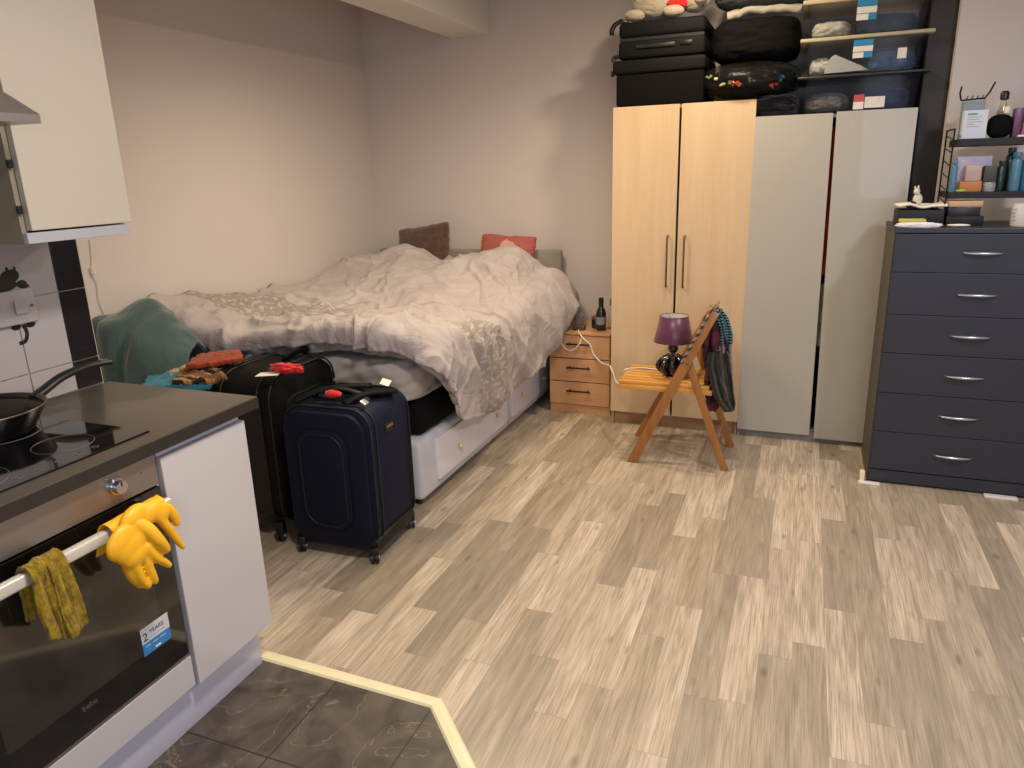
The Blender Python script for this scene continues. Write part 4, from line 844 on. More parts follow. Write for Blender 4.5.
bm = B(); tube(bm, [ay(698, 342, 4.05), ay(700, 330, 4.05), ay(705, 318, 4.04), ay(712, 310, 4.02), ay(719, 309, 4.0), ay(725, 316, 3.99), ay(727, 326, 3.99)], .009, 10, smooth_n=6, flat=1.8); solo('belt', bm, M_tan, 'tan strap looping over the top of the chair back', 'belt', g, smooth=True)

# ------------------------------------------------------------------ suitcases on the floor
def xf(bm, m): bmesh.ops.transform(bm, matrix=m, verts=bm.verts); return bm
def sub_case(bm_box):  # soft bulge
    return bm_box
M_navy = fabric('navy_nylon', '#151a2e', rough=.6, weave=700, b=.2, amt=.12, scale=5, sheen=0); M_navyp = fabric('navy_panel', '#0e1222', rough=.6, weave=700, b=.2, amt=.12, sheen=0); M_nyl = fabric('black_nylon', '#0b0a0b', rough=.65, weave=700, b=.2, amt=.25, scale=4, sheen=0); M_zip = mat('zip_black', '#0b0b0d', .5); M_brass = mat('brassy_plate', '#b79a62', .3, metal=.8); M_red = fabric('red_ribbon', '#c8282a', weave=300, b=.3); M_tagw = mat('paper_tag', '#e6dfcf', .7, amt=.05); M_wheel = mat('black_wheel', '#0e0e10', .35); M_hub = mat('wheel_hub', '#b9bcc0', .3, metal=.6); M_greyz = mat('zip_pull_grey', '#7c8086', .35, metal=.6)
def wheel(parent, x, y, rz=0, zt=.075):
    bm = B(); R = Matrix.Translation((x, y, 0)) @ Matrix.Rotation(rz, 4, 'Z')
    for s in (-.009, .009): tube(bm, [(s-.006, 0, .0255), (s+.006, 0, .0255)], .0255, 20)
    box(bm, -.018, .018, -.02, .02, .035, zt, bev=.006, seg=2); xf(bm, R); o = mesh_obj('wheel', bm, M_wheel, parent, 'auto')
    bm = B(); tube(bm, [(-.0185, 0, .0255), (-.0150, 0, .0255)], .009, 14); tube(bm, [(.0150, 0, .0255), (.0185, 0, .0255)], .009, 14); xf(bm, R); mesh_obj('hub', bm, M_hub, o, 'auto')
def rrect(w, h, r, n=6):
    out = []
    for cx, cz, a0 in ((w/2-r, h/2-r, 0), (-w/2+r, h/2-r, 90), (-w/2+r, -h/2+r, 180), (w/2-r, -h/2+r, 270)):
        for k in range(n+1): a = math.radians(a0+90*k/n); out.append((cx+r*math.cos(a), cz+r*math.sin(a)))
    return out
def slab(bm, w, h, r, y0, y1, bev, m):
    """rounded rectangle in xz extruded along y with a soft edge"""
    prof = [(bev, 0), (bev*.3, bev*.3), (0, bev), ]
    rings = []
    for ins, dy in prof: rings.append([Vector((x, y0+dy, z)) for x, z in rrect(w-2*ins, h-2*ins, max(r-ins, .004))])
    for ins, dy in reversed(prof): rings.append([Vector((x, y1-dy, z)) for x, z in rrect(w-2*ins, h-2*ins, max(r-ins, .004))])
    V = [[bm.verts.new(m @ p) for p in rg] for rg in rings]; n = len(V[0])
    for A, D in zip(V, V[1:]):
        for k in range(n): bm.faces.new((A[k], A[(k+1) % n], D[(k+1) % n], D[k]))
    bm.faces.new(V[0][::-1]); bm.faces.new(V[-1]); bmesh.ops.recalc_face_normals(bm, faces=bm.faces)
    return bm
# navy case: big face turned to the kitchen, slightly rotated
t = thing('suitcase', 'navy soft suitcase with four wheels standing upright before the white bed', 'suitcase', (-1.755, 2.52, 0), 'suitcases on the floor')
Mn = Matrix.Translation((-1.735, 2.305, .358)) @ Matrix.Rotation(math.radians(2), 4, 'Z')
mesh_obj('body', slab(B(), .395, .60, .085, 0.0, .33, .012, Mn), M_navy, t, 'auto')
mesh_obj('front_pocket', slab(B(), .38, .585, .085, -.030, .004, .014, Mn @ Matrix.Translation((-.004, 0, -.005))), M_navyp, t, 'auto')
mesh_obj('pocket_panel', slab(B(), .24, .44, .08, -.040, -.026, .009, Mn @ Matrix.Translation((-.01, 0, .0))), M_navyp, t, 'auto')
for dy in (.004, .045, .325):
    bm = B(); tube(bm, [Mn @ Vector((x, dy, z)) for x, z in rrect(.40, .605, .086)], .0045, 6, closed=True); mesh_obj('piping', bm, M_zip, t, True)
bm = B(); tube(bm, [Mn @ Vector((x-.01, -.041, z)) for x, z in rrect(.20, .40, .07)], .003, 6, closed=True); mesh_obj('pocket_seam', bm, M_zip, t, True)
bm = B(); tube(bm, [Mn @ Vector(p) for p in ((-.13, .13, .298), (-.10, .13, .325), (0, .13, .342), (.10, .13, .325), (.13, .13, .298))], .016, 10, smooth_n=5, flat=.55); mesh_obj('top_handle', bm, M_zip, t, True)
bm = B(); tube(bm, [Mn @ Vector(p) for p in ((-.12, .20, .300), (-.13, .20, .312), (.13, .20, .312), (.12, .20, .300))], .012, 10, smooth_n=5); tube(bm, [Mn @ Vector(p) for p in ((.06, .05, .305), (.10, .12, .325), (.14, .20, .318), (.17, .27, .302))], .022, 10, smooth_n=5, flat=.5); tube(bm, [Mn @ Vector(p) for p in ((-.17, .04, .300), (-.10, .10, .330), (.0, .16, .345), (.08, .24, .33))], .022, 10, smooth_n=5, flat=.5); mesh_obj('carry_straps', bm, M_nyl, t, True)
bm = B(); bmesh.ops.create_icosphere(bm, subdivisions=3, radius=1)
for v in bm.verts: v.co = Mn @ (Vector((v.co.x*.036, v.co.y*.022, v.co.z*.016))*(1+.35*noise.noise(v.co*2.5))+Vector((.0, .07, .338)))
mesh_obj('red_ribbon', bm, M_red, t, True, label='red knotted ribbon')
mesh_obj('luggage_tag', bx(-.020, .020, -.032, .032, -.0015, .0015, bev=.001, mtx=Mn @ Matrix.Translation((.135, .265, .342)) @ Matrix.Rotation(.35, 4, 'Y') @ Matrix.Rotation(.3, 4, 'Z')), M_tagw, t, label='white luggage tag')
mesh_obj('buckle', bx(-.014, .014, -.018, .018, -.004, .004, bev=.003, mtx=Mn @ Matrix.Translation((.150, .06, .318)) @ Matrix.Rotation(.6, 4, 'Y')), M_hub, t, 'auto')
o = mesh_obj('name_plate', bx(.197, .202, .12, .185, .165, .205, bev=.002, mtx=Mn), M_zip, t); mesh_obj('plate_bar', bx(.2022, .205, .128, .178, .188, .197, bev=.001, mtx=Mn), M_brass, o)
for px_, pz in ((-.205, -.06), (-.10, -.305)): bm = B(); tube(bm, [Mn @ Vector((px_, .02, pz+.02)), Mn @ Vector((px_-.006, .015, pz-.018))], .005, 8); mesh_obj('zip_pull', bm, M_greyz, t, 'auto')
bm = slab(B(), .40, .06, .02, -.01, .318, .008, Mn @ Matrix.Translation((0, 0, -.285))); mesh_obj('base_shell', bm, M_zip, t, 'auto')
for x, y in ((.18, -.01), (.18, .315), (-.175, -.01), (-.175, .315)): q = Mn @ Vector((x, y, 0)); wheel(t, q.x, q.y, .5)
# large black case behind it
t = thing('suitcase', 'large black soft suitcase standing behind the navy one, white tag on top', 'suitcase', (-2.17, 2.56, 0), 'suitcases on the floor')
Mb = Matrix.Translation((-2.178, 2.305, .420)) @ Matrix.Rotation(math.radians(90), 4, 'Z')   # local x runs along the room's depth
mesh_obj('body', slab(B(), .46, .67, .11, -.175, .16, .03, Mb @ Matrix.Translation((.238, 0, 0))), M_nyl, t, 'auto')
for dy in (-.165, -.10, .09, .15):
    bm = B(); tube(bm, [Mb @ Vector((x+.238, dy, z)) for x, z in rrect(.464, .674, .11)], .0045, 6, closed=True); mesh_obj('piping', bm, M_zip, t, True)
bm = B(); tube(bm, [Mb @ Vector(p) for p in ((.29, -.04, .335), (.29, -.05, .350), (.32, -.055, .362), (.38, -.055, .364), (.43, -.05, .352), (.44, -.04, .335))], .018, 10, smooth_n=5, flat=.6); mesh_obj('top_handle', bm, M_nyl, t, True)
mesh_obj('pocket_panel', slab(B(), .36, .50, .07, -.190, -.17, .01, Mb @ Matrix.Translation((.26, 0, -.02))), M_nyl, t, 'auto')
mesh_obj('end_panel', bx(-.003, .01, -.12, .11, -.28, .25, bev=.004, mtx=Mb), M_zip, t)
mesh_obj('luggage_tag', bx(-.045, .045, -.05, .05, -.0015, .0015, bev=.001, mtx=Matrix.Translation(az(269, 374, .775)) @ Matrix.Rotation(.5, 4, 'Z') @ Matrix.Rotation(-.12, 4, 'X')), M_tagw, t, label='white paper luggage tag')
bm = B(); bmesh.ops.create_icosphere(bm, subdivisions=4, radius=1)
for v in bm.verts: v.co = az(287, 368, .795)+Vector((v.co.x*.075, v.co.y*.035, v.co.z*.018))*(1+.5*noise.noise(v.co*3))
mesh_obj('red_ribbon', bm, M_red, t, True, label='red ribbon tied to the handle')
for x, y in ((-2.055, 2.335), (-2.055, 2.73), (-2.30, 2.335), (-2.30, 2.73)): wheel(t, x, y, .3, .095)
# third case under the clothes
t = thing('suitcase', 'dark grey suitcase under the folded clothes, mostly hidden by the worktop', 'suitcase', (-2.58, 2.52, 0), 'suitcases on the floor')
Mc = Matrix.Translation((-2.595, 2.34, .355)) @ Matrix.Rotation(math.radians(90), 4, 'Z')
mesh_obj('body', slab(B(), .50, .60, .03, -.20, .02, .02, Mc @ Matrix.Translation((.23, .06, 0))), M_nyl, t, 'auto')
bm = B(); tube(bm, [Mc @ Vector((x+.23, -.03, z)) for x, z in rrect(.505, .605, .03)], .0045, 6, closed=True); mesh_obj('piping', bm, M_zip, t, True)
for x, y in ((-2.46, 2.36), (-2.46, 2.78), (-2.60, 2.36), (-2.60, 2.78)): wheel(t, x, y, 0)
M_oran = fabric('orange_cloth', '#94401f', amt=.12); M_tiger = striped('tiger_print', '#a67c52', '#33201a', 1, 170, c3='#76502f'); M_tq = fabric('turquoise_cloth', '#2b7890', amt=.1); M_dkb = fabric('dark_blue_cloth', '#1d3d55', amt=.15); M_beige = fabric('beige_cloth', '#b9a684', amt=.1); M_gcl = fabric('grey_cloth', '#5c5f62', amt=.15)
g = 'clothes piled on the grey suitcase'
def fold(name, pts, th, m, label, seed, am=.02):
    bm = drape(pts, 60, 60, th, amp=am, freq=4, seed=seed, ridge=True, amp2=.004, f2=16, edge=.01); return solo(name, bm, m, label, 'clothing', g, smooth=True)
def quad(px, Z, n=4):
    a, b, c, d = [az(x, y, z) for (x, y), z in zip(px, Z)]
    return [[(a.lerp(b, j/(n-1))).lerp(d.lerp(c, j/(n-1)), i/(n-1))+Vector((0, 0, .014*math.sin(PI*i/(n-1))*math.sin(PI*j/(n-1)))) for j in range(n)] for i in range(n)]
fold('folded_cloth', quad([(120, 384), (196, 388), (196, 362), (130, 372)], (.665, .665, .67, .67)), .018, M_gcl, 'grey cloth lying lowest under the turquoise cloth', 2, .008)
fold('folded_cloth', quad([(142, 388), (212, 389), (198, 370), (160, 364)], (.69, .69, .69, .705)), .016, M_tq, 'turquoise cloth at the near edge of the clothes pile', 5)
fold('folded_cloth', quad([(172, 383), (228, 382), (233, 362), (186, 370)], (.715, .715, .735, .735)), .022, M_tiger, 'brown tiger-striped garment in the middle of the clothes pile', 7, .03)
fold('folded_cloth', quad([(168, 378), (204, 378), (212, 366), (178, 370)], (.70, .70, .72, .72)), .018, M_beige, 'beige cloth peeping out under the tiger-striped garment', 11)
fold('folded_cloth', quad([(186, 369), (244, 361), (240, 352), (200, 357)], (.76, .78, .78, .76)), .020, M_oran, 'orange garment lying on top of the clothes pile', 13, .015)
fold('folded_cloth', quad([(236, 376), (276, 374), (270, 355), (242, 356)], (.70, .735, .735, .70)), .018, M_dkb, 'dark blue cloth between the clothes pile and the black suitcase tag', 17, .02)

# ------------------------------------------------------------------ on top of the wardrobes
M_hard = mat('graphite_shell', '#090b0b', .75, amt=.1, scale=4); M_hard.node_tree.nodes['Principled BSDF'].inputs['Specular IOR Level'].default_value = .2; M_soft = fabric('black_canvas', '#070607', rough=.85, amt=.2, sheen=0)
ZW, ZV = 1.8665, 1.7850
g = 'cases stored on top of the maple wardrobe'
t = thing('suitcase', 'black case lying lowest on top of the maple wardrobe', 'suitcase', (-.80, 4.50, ZW), g)
mesh_obj('body', bx(-1.038, -.56, 4.285, 4.74, ZW+.001, 2.035, bev=.012, seg=3), M_soft, t, 'auto')
mesh_obj('case_lid', bx(-1.058, -.555, 4.278, 4.745, 2.037, 2.108, bev=.014, seg=3), M_hard, t, 'auto')
bm = B(); tube(bm, [(-1.045, 4.30, 2.10), (-1.06, 4.30, 2.118), (-1.045, 4.30, 2.13), (-1.0, 4.30, 2.128)], .010, 8, smooth_n=4); box(bm, -1.072, -1.055, 4.29, 4.32, 2.03, 2.06, bev=.004); mesh_obj('corner_foot', bm, M_black, t, 'auto')
t = thing('suitcase', 'dark grey hard-shell suitcase lying on the black case', 'suitcase', (-.79, 4.50, 2.11), g)
mesh_obj('shell', bx(-1.028, -.562, 4.285, 4.74, 2.112, 2.205, bev=.018, seg=3), M_hard, t, 'auto'); mesh_obj('shell', bx(-1.028, -.562, 4.285, 4.74, 2.217, 2.300, bev=.024, seg=3), M_hard, t, 'auto')
mesh_obj('zip_band', bx(-1.020, -.570, 4.292, 4.733, 2.203, 2.219), M_zip, t)
bm = B(); box(bm, -.93, -.72, 4.276, 4.286, 2.160, 2.180, bev=.004, seg=2); box(bm, -.69, -.63, 4.277, 4.286, 2.163, 2.183, bev=.003); mesh_obj('side_handle', bm, M_black, t, 'auto')
bm = B(); tube(bm, [(-.98, 4.31, 2.300), (-1.02, 4.31, 2.310), (-1.055, 4.31, 2.295), (-1.072, 4.31, 2.265), (-1.070, 4.31, 2.245)], [.012, .012, .013, .014, .014], 10, smooth_n=1); mesh_obj('corner_foot', bm, M_black, t, True)
# black holdall over a clear bag
bm = lump((-.318, 4.50, 2.168), (.218, .20, .105), seed=2, amp=.07, freq=2.5, power=4.5); 
t = thing('holdall', 'black fabric holdall lying between the suitcases and the storage boxes', 'bag', (-.318, 4.5, 2.07)); mesh_obj('body', bm, M_soft, t, True)
bm = B(); tube(bm, [(-.44, 4.31, 2.20), (-.40, 4.285, 2.12), (-.32, 4.28, 2.09), (-.24, 4.285, 2.12), (-.20, 4.31, 2.20)], .010, 8, smooth_n=5, flat=1.8); bm.free()
M_pp = fabric('white_pillowcase', '#9d978e', amt=.1)
bm = drape([[(-.46+.09*j, 4.33+.06*i, 2.268+.020*math.sin(PI*(j+.5)/5)+.012*i) for j in range(5)] for i in range(4)], 40, 50, .03, amp=.015, freq=4, seed=3, ridge=True); solo('folded_sheet', bm, M_pp, 'pale folded cloth lying on the black holdall', 'cloth', smooth=True)
bm = lump((-.28, 4.50, 2.41), (.25, .16, .075), seed=9, amp=.15, freq=3.5, power=3); solo('blanket', bm, fabric('slate_blanket', '#3c4144', amt=.2), 'dark slate blanket bundle above the black holdall', 'blanket', smooth=True)
M_film = clear_plastic('crinkled_film', '#e4e3dd', .14, .08, '#3c3b38')
bm = lump((-.335, 4.42, 1.965), (.245, .205, .092), seed=5, amp=.12, freq=6, power=2.8); t = thing('plastic_bag', 'bulging clear plastic bag of small colourful things hanging over the wardrobe edge', 'bag', (-.335, 4.42, 1.875)); mesh_obj('film', bm, M_film, t, True)
bm = lump((-.33, 4.45, 1.962), (.215, .17, .072), seed=8, amp=.2, freq=5, power=2.6); mesh_obj('dark_contents', bm, M_soft, t, True)
for (px_, py_, s_, col, nm) in ((716, 80, .014, '#c9c190', 'pale_wrapper'), (722, 85, .013, '#e2dca8', 'pale_wrapper'), (729, 82, .011, '#b7b48a', 'pale_wrapper'), (709, 76, .012, '#8f8c66', 'pale_wrapper'), (735, 83, .018, '#c43a22', 'red_wrapper'), (741, 84, .013, '#d9662c', 'orange_wrapper'), (732, 74, .014, '#24408f', 'blue_wrapper'), (774, 85, .017, '#c23a33', 'red_wrapper'), (780, 80, .010, '#2f8a5a', 'green_wrapper'), (783, 76, .012, '#27418c', 'blue_wrapper'), (752, 80, .015, '#4b4a4c', 'grey_wrapper')):
    q = ay(px_, py_, 4.245); bm = B()
    for k in range(4):
        ctr_ = q+Vector((random.uniform(-1, 1)*s_*.9, random.uniform(-.3, .2)*s_, random.uniform(-1, 1)*s_*.6)); g_ = bmesh.ops.create_icosphere(bm, subdivisions=1, radius=1)['verts']
        for v in g_: v.co = ctr_+Vector((v.co.x*s_*.75, v.co.y*s_*.4, v.co.z*s_*.6))*random.uniform(.35, 1.15)
    mesh_obj(nm, bm, mat(nm+str(px_), col, .25, amt=.3, scale=60, coat=.3), t)
bm = lump((-.19, 4.47, 1.838), (.105, .18, .052), seed=12, amp=.15, freq=3, power=3.5); solo('dark_bundle', bm, fabric('midnight_cloth', '#14141f', amt=.5, scale=30), 'dark cloth bundle on the white wardrobe below the clear plastic bag', 'bundle', smooth=True)
# plush bear
M_plush = fabric('white_plush', '#aa9d8c', weave=90, b=1.0, amt=.12, scale=30, sheen=.7)
t = thing('plush_toy', 'white plush animal with a red bow lying on the grey suitcase', 'toy', (-.78, 4.42, 2.31))
mesh_obj('body', lump((-.83, 4.42, 2.385), (.15, .10, .075), seed=2, amp=.06, freq=3), M_plush, t, True)
mesh_obj('head', lump((-.635, 4.38, 2.405), (.085, .08, .078), seed=4, amp=.04), M_plush, t, True); mesh_obj('muzzle', lump((-.60, 4.315, 2.385), (.035, .03, .026), seed=4, amp=.04), M_plush, t, True)
for x, y in ((-.955, 4.36), (-.93, 4.45), (-.74, 4.33)): mesh_obj('paw', lump((x, y, 2.340), (.055, .035, .030), seed=6, amp=.05), M_plush, t, True)
for x in (-.69, -.575): mesh_obj('ear', lump((x, 4.40, 2.48), (.026, .016, .026), seed=6, amp=.05, sub=3), M_plush, t, True)
q = ay(703, 5.5, 4.304); mesh_obj('eye', lump(q, (.006, .006, .006), amp=0, sub=3), M_black, t, True)
bm = lump((-.735, 4.322, 2.375), (.036, .016, .022), seed=3, amp=.3, sub=4); b2 = lump((-.69, 4.322, 2.382), (.030, .015, .030), seed=5, amp=.3, sub=4); me_ = bpy.data.meshes.new('q'); b2.to_mesh(me_); bm.from_mesh(me_); b2.free(); mesh_obj('bow', bm, M_red, t, True, label='red bow')
# storage boxes
M_box = clear_plastic('smoky_box', '#f3f5f9', .09, .14, '#4c505c'); M_lidc = clear_plastic('cream_lid', '#efe6c4', .5, .3); M_lidd = mat('dark_lid', '#24262a', .4); M_lbb = mat('label_blue', '#1f7fb0', .45); M_lbw = mat('label_white', '#d6d3cf', .5, amt=.1, scale=60); M_lbr = mat('label_red', '#b54650', .5)
def crate(z0, z1, label, lid, xo=0.0, lz=.018):
    t = thing('storage_box', label, 'storage box', (.2, 4.5, z0), 'plastic storage boxes on the white wardrobe')
    x0, x1, y0, y1 = -.062+xo, .472+xo, 4.285, 4.68; ta = .012; th = .003
    def ring(x0, x1, y0, y1, z, r=.03): 
        return [((x0+x1)/2+x, (y0+y1)/2+y, z) for x, y in rrect(x1-x0, y1-y0, r, 4)]
    bm = B(); R = [ring(x0+ta, x1-ta, y0+ta, y1-ta, z0+.002), ring(x0, x1, y0, y1, z1-.008), ring(x0-.006, x1+.006, y0-.006, y1+.006, z1-.006), ring(x0-.006, x1+.006, y0-.006, y1+.006, z1), ring(x0+th, x1-th, y0+th, y1-th, z1), ring(x0+ta+th, x1-ta-th, y0+ta+th, y1-ta-th, z0+.006)]
    V = [[bm.verts.new(p) for p in r] for r in R]; n = len(V[0])
    for A, D in zip(V, V[1:]):
        for k in range(n): bm.faces.new((A[k], A[(k+1) % n], D[(k+1) % n], D[k]))
    bm.faces.new(V[0][::-1]); bm.faces.new(V[-1]); bmesh.ops.recalc_face_normals(bm, faces=bm.faces); mesh_obj('tub', bm, M_box, t, 'auto')
    if lid: mesh_obj('box_lid', bx(x0-.030, x1+.034, y0-.018, y1+.014, z1+.0005, z1+lz, bev=.005, seg=2), lid, t, 'auto')
    return t
def sticker_on(t, x0, x1, z0, z1, m, nm='label_patch', y=4.2795): return mesh_obj(nm, bx(x0, x1, y-.001, y, z0, z1), m, t)
def stk(px0, py0, px1, py1, Y=4.277):
    a = ay(px0, py0, Y); b = ay(px1, py1, Y); return min(a.x, b.x), max(a.x, b.x), min(a.z, b.z), max(a.z, b.z)
t1 = crate(ZV+.001, 1.945, 'lowest clear plastic storage box on the white wardrobe, dark clothes inside', M_lidd, 0, .014)
x0, x1, z0, z1 = stk(854, 95, 863, 109, 4.275); sticker_on(t1, x0, x1, z0, z0+(z1-z0)*.5, M_lbw, y=4.274); sticker_on(t1, x0, x1, z0+(z1-z0)*.5, z1, M_lbr, y=4.274)
x0, x1, z0, z1 = stk(865, 97, 884, 107, 4.275); sticker_on(t1, x0, x1, z0, z1, M_lbw, y=4.274)
t2 = crate(1.962, 2.118, 'middle clear plastic storage box with a cream lid, white paper inside', M_lidc)
x0, x1, z0, z1 = stk(854, 40, 872, 57, 4.275); h = (z1-z0)/3
for i, mm in enumerate((M_lbb, M_lbw, M_lbb)): sticker_on(t2, x0, x1, z0+i*h, z0+(i+1)*h-.002, mm, y=4.273)
sticker_on(t2, x0, x0+(x1-x0)*.55, z0, z0+h*.9, M_lbw, y=4.2725); x0, x1, z0, z1 = stk(898, 48, 906, 58, 4.275); sticker_on(t2, x0, x1, z0, z1, M_lbw, y=4.273)
t3 = crate(2.140, 2.290, 'topmost clear plastic storage box with a blue and white label', M_lidc, 0, .022)
x0, x1, z0, z1 = stk(858, 0, 876, 19, 4.275); h = (z1-z0)/3
for i, mm in enumerate((M_lbb, M_lbw, M_lbb)): sticker_on(t3, x0, x1, z0+i*h, z0+(i+1)*h-.002, mm, y=4.273)
sticker_on(t3, x0, x0+(x1-x0)*.6, z0, z0+h*.9, M_lbw, y=4.2725)
gi = 'things kept inside the storage boxes'
def inside(z, cx, s, m, label, seed, nm='stored_cloth', cy=4.47):
    bm = lump((cx, cy, z+s[2]), s, seed=seed, amp=.25, freq=4, power=3, sub=4); solo(nm, bm, m, label, 'cloth', gi, smooth=True)
inside(1.793, .06, (.095, .13, .045), fabric('taupe_cloth', '#8d8478', amt=.3, scale=20), 'taupe cloth in the left half of the lowest storage box', 2)
inside(1.793, .32, (.11, .13, .050), fabric('indigo_cloth', '#2c2f5c', amt=.3, scale=20), 'indigo cloth in the right half of the lowest storage box', 4)
inside(1.970, .02, (.055, .12, .042), fabric('ivory_cloth', '#f2ecd8', amt=.1), 'ivory cloth in the left of the middle storage box', 6)
bm = B(); vs = [bm.verts.new(p) for p in [(.03, 4.315, 1.972), (.235, 4.315, 1.976), (.20, 4.315, 1.998), (.075, 4.315, 2.058), (.055, 4.315, 2.045)]+[(.03, 4.60, 1.972), (.235, 4.60, 1.976), (.20, 4.60, 1.998), (.075, 4.60, 2.058), (.055, 4.60, 2.045)]]
bm.faces.new(vs[:5]); bm.faces.new(vs[5:][::-1]); [bm.faces.new((vs[i], vs[5+i], vs[5+(i+1) % 5], vs[(i+1) % 5])) for i in range(5)]; bmesh.ops.recalc_face_normals(bm, faces=bm.faces)
solo('paper_pack', bm, M_tagw, 'slanted white paper pack inside the middle storage box', 'paper', gi)
inside(1.970, .345, (.10, .12, .048), fabric('denim_cloth', '#5a7298', amt=.3, scale=20), 'denim-blue cloth in the right of the middle storage box', 8)
inside(2.148, .05, (.085, .12, .038), fabric('cream_cloth', '#f4ead0', amt=.15, scale=20), 'cream cloth in the left of the topmost storage box', 10)
inside(2.148, .30, (.13, .13, .045), fabric('slate_cloth', '#3c4750', amt=.3, scale=20), 'slate cloth in the right of the topmost storage box', 12)

# ------------------------------------------------------------------ on the dresser
ZD = 1.2465; M_wire = mat('black_wire', '#141114', .35, metal=.3); M_shelf = mat('black_shelf', '#070608', .6, amt=.1)
t = thing('shelf_rack', 'black two-tier wire shelf rack standing on the grey dresser', 'rack', (.84, 4.0, ZD))
RX0, RX1, RY0, RY1 = .590, 1.085, 3.90, 4.12
mesh_obj('shelf', bx(RX0, RX1, RY0, RY1, 1.366, 1.394, bev=.003), M_shelf, t); mesh_obj('shelf', bx(RX0+.012, RX1, RY0, RY1, 1.590, 1.622, bev=.003), M_shelf, t)
for x in (RX0-.004, RX1+.004):
    bm = B()
    for y in (RY0+.004, RY1-.004): tube(bm, [(x, y, ZD), (x, y, 1.665)], .0038, 8)
    tube(bm, [(x, RY0+.004, 1.665), (x, RY1-.004, 1.665)], .0038, 8)
    for k in range(7): z = 1.29+k*.055; tube(bm, [(x, RY0+.004, z), (x, RY1-.004, z+.022)], .0025, 6)
    mesh_obj('wire_side', bm, M_wire, t, 'auto')
def shelf_box(name, px, Y, d, z0, m, label, cat, g, bev=.003, top=None, topm=None):
    a = ay(px[0], px[1], Y); b = ay(px[2], px[3], Y); x0, x1 = min(a.x, b.x), max(a.x, b.x); z1 = max(a.z, b.z)
    bm = bx(x0, x1, Y, Y+d, z0, z1, bev=bev)
    return solo(name, bm, m, label, cat, g), (x0, x1, z1)
gt = 'things on the top tier of the rack'; gm = 'things on the middle tier of the rack'; gb = 'things on the dresser top under the rack'
zT, zM = 1.6225, 1.3945
# top tier
t = thing('white_carton', 'white carton with faint print on the top tier, in front of the wire basket', 'box', (.66, 3.96, zT), gt)
mesh_obj('carton', bx(.619, .712, 3.935, 3.985, zT, 1.742, bev=.002), mat('white_carton', '#ccd0dc', .5, amt=.03), t)
M_pg = mat('print_green', '#5a9c7c', .5); M_pgr = mat('print_grey', '#8d93a6', .5)
bm = B(); box(bm, .632, .670, 3.9344, 3.935, 1.722, 1.730); mesh_obj('green_print', bm, M_pg, t)
bm = B(); [box(bm, .634, .634+w_, 3.9344, 3.935, 1.712-i*.010, 1.7145-i*.010) for i, w_ in enumerate((.055, .045, .06, .03, .05))]; mesh_obj('grey_print', bm, M_pgr, t)
t = thing('desk_tidy', 'small grey desk tidy with black prongs behind the white carton', 'holder', (.66, 4.02, zT), gt)
mesh_obj('cup', bx(.620, .705, 3.995, 4.05, zT, 1.785, bev=.004), mat('grey_tidy', '#7f8c97', .5), t)
bm = B(); tube(bm, [(.612, 4.02, 1.79), (.604, 4.02, 1.82), (.608, 4.02, 1.85)], .004, 6); tube(bm, [(.700, 4.02, 1.79), (.720, 4.02, 1.82), (.735, 4.02, 1.86)], .004, 6); tube(bm, [(.612, 4.02, 1.79), (.70, 4.02, 1.795)], .004, 6); [tube(bm, [(.63+.02*k, 4.02, 1.79), (.638+.02*k, 4.02, 1.808)], .0025, 6) for k in range(4)]; mesh_obj('prongs', bm, M_wire, t, 'auto')
t = thing('perfume_bottle', 'tall pale bottle with black stopper behind the black pouch', 'bottle', (.775, 4.05, zT), gt)
mesh_obj('bottle_body', lathe(B(), [(.001, 0), (.024, 0), (.026, .01), (.026, .09), (.012, .15), (.010, .16)], (.785, 4.05, zT), 20), mat('pale_glass', '#b7a58c', .2, coat=.5), t, 'auto'); mesh_obj('stopper', lathe(B(), [(.010, .161), (.018, .166), (.018, .19), (.012, .20)], (.785, 4.05, zT), 18), M_black, t, 'auto')
bm = lump((.765, 3.965, zT+.048), (.046, .03, .048), seed=3, amp=.12, power=2.8, sub=4); solo('pouch', bm, M_soft, 'black pouch on the top tier beside the white carton', 'pouch', gt, smooth=True)
t = thing('clear_spray_bottle', 'small white and clear spray bottle between black pouch and purple box', 'bottle', (.815, 3.95, zT), gt); mesh_obj('bottle_body', lathe(B(), [(.001, 0), (.016, 0), (.017, .003), (.017, .085), (.008, .10)], (.790, 3.985, zT), 18), mat('grey_white_bottle', '#a9a2a8', .3), t, 'auto'); mesh_obj('cap', lathe(B(), [(.010, .101), (.012, .103), (.012, .125), (.008, .13)], (.790, 3.985, zT), 18), M_tagw, t, 'auto')
M_pur = mat('purple_box', '#5e2f52', .4, amt=.1); M_mag = mat('magenta_bag', '#8c3f66', .35, amt=.15)
solo('purple_carton', bx(.812, .842, 3.94, 3.99, zT, 1.742, bev=.002), M_pur, 'narrow purple carton on the top tier of the rack', 'box', gt)
bm = B(); vs = []
for y in (3.94, 4.00): vs.append([bm.verts.new(p) for p in ((.845, y, zT), (.95, y, zT), (.94, y, 1.835), (.885, y, 1.82), (.852, y, 1.75))])
bm.faces.new(vs[0]); bm.faces.new(vs[1][::-1]); [bm.faces.new((vs[0][i], vs[1][i], vs[1][(i+1) % 5], vs[0][(i+1) % 5])) for i in range(5)]; bmesh.ops.recalc_face_normals(bm, faces=bm.faces)
solo('gift_bag', bm, M_mag, 'magenta gift bag at the picture edge on the top tier', 'bag', gt)
solo('white_card', bx(.83, .955, 3.905, 3.938, zT, zT+.008, bev=.001), M_tagw, 'white card lying at the front edge of the top tier', 'card', gt)
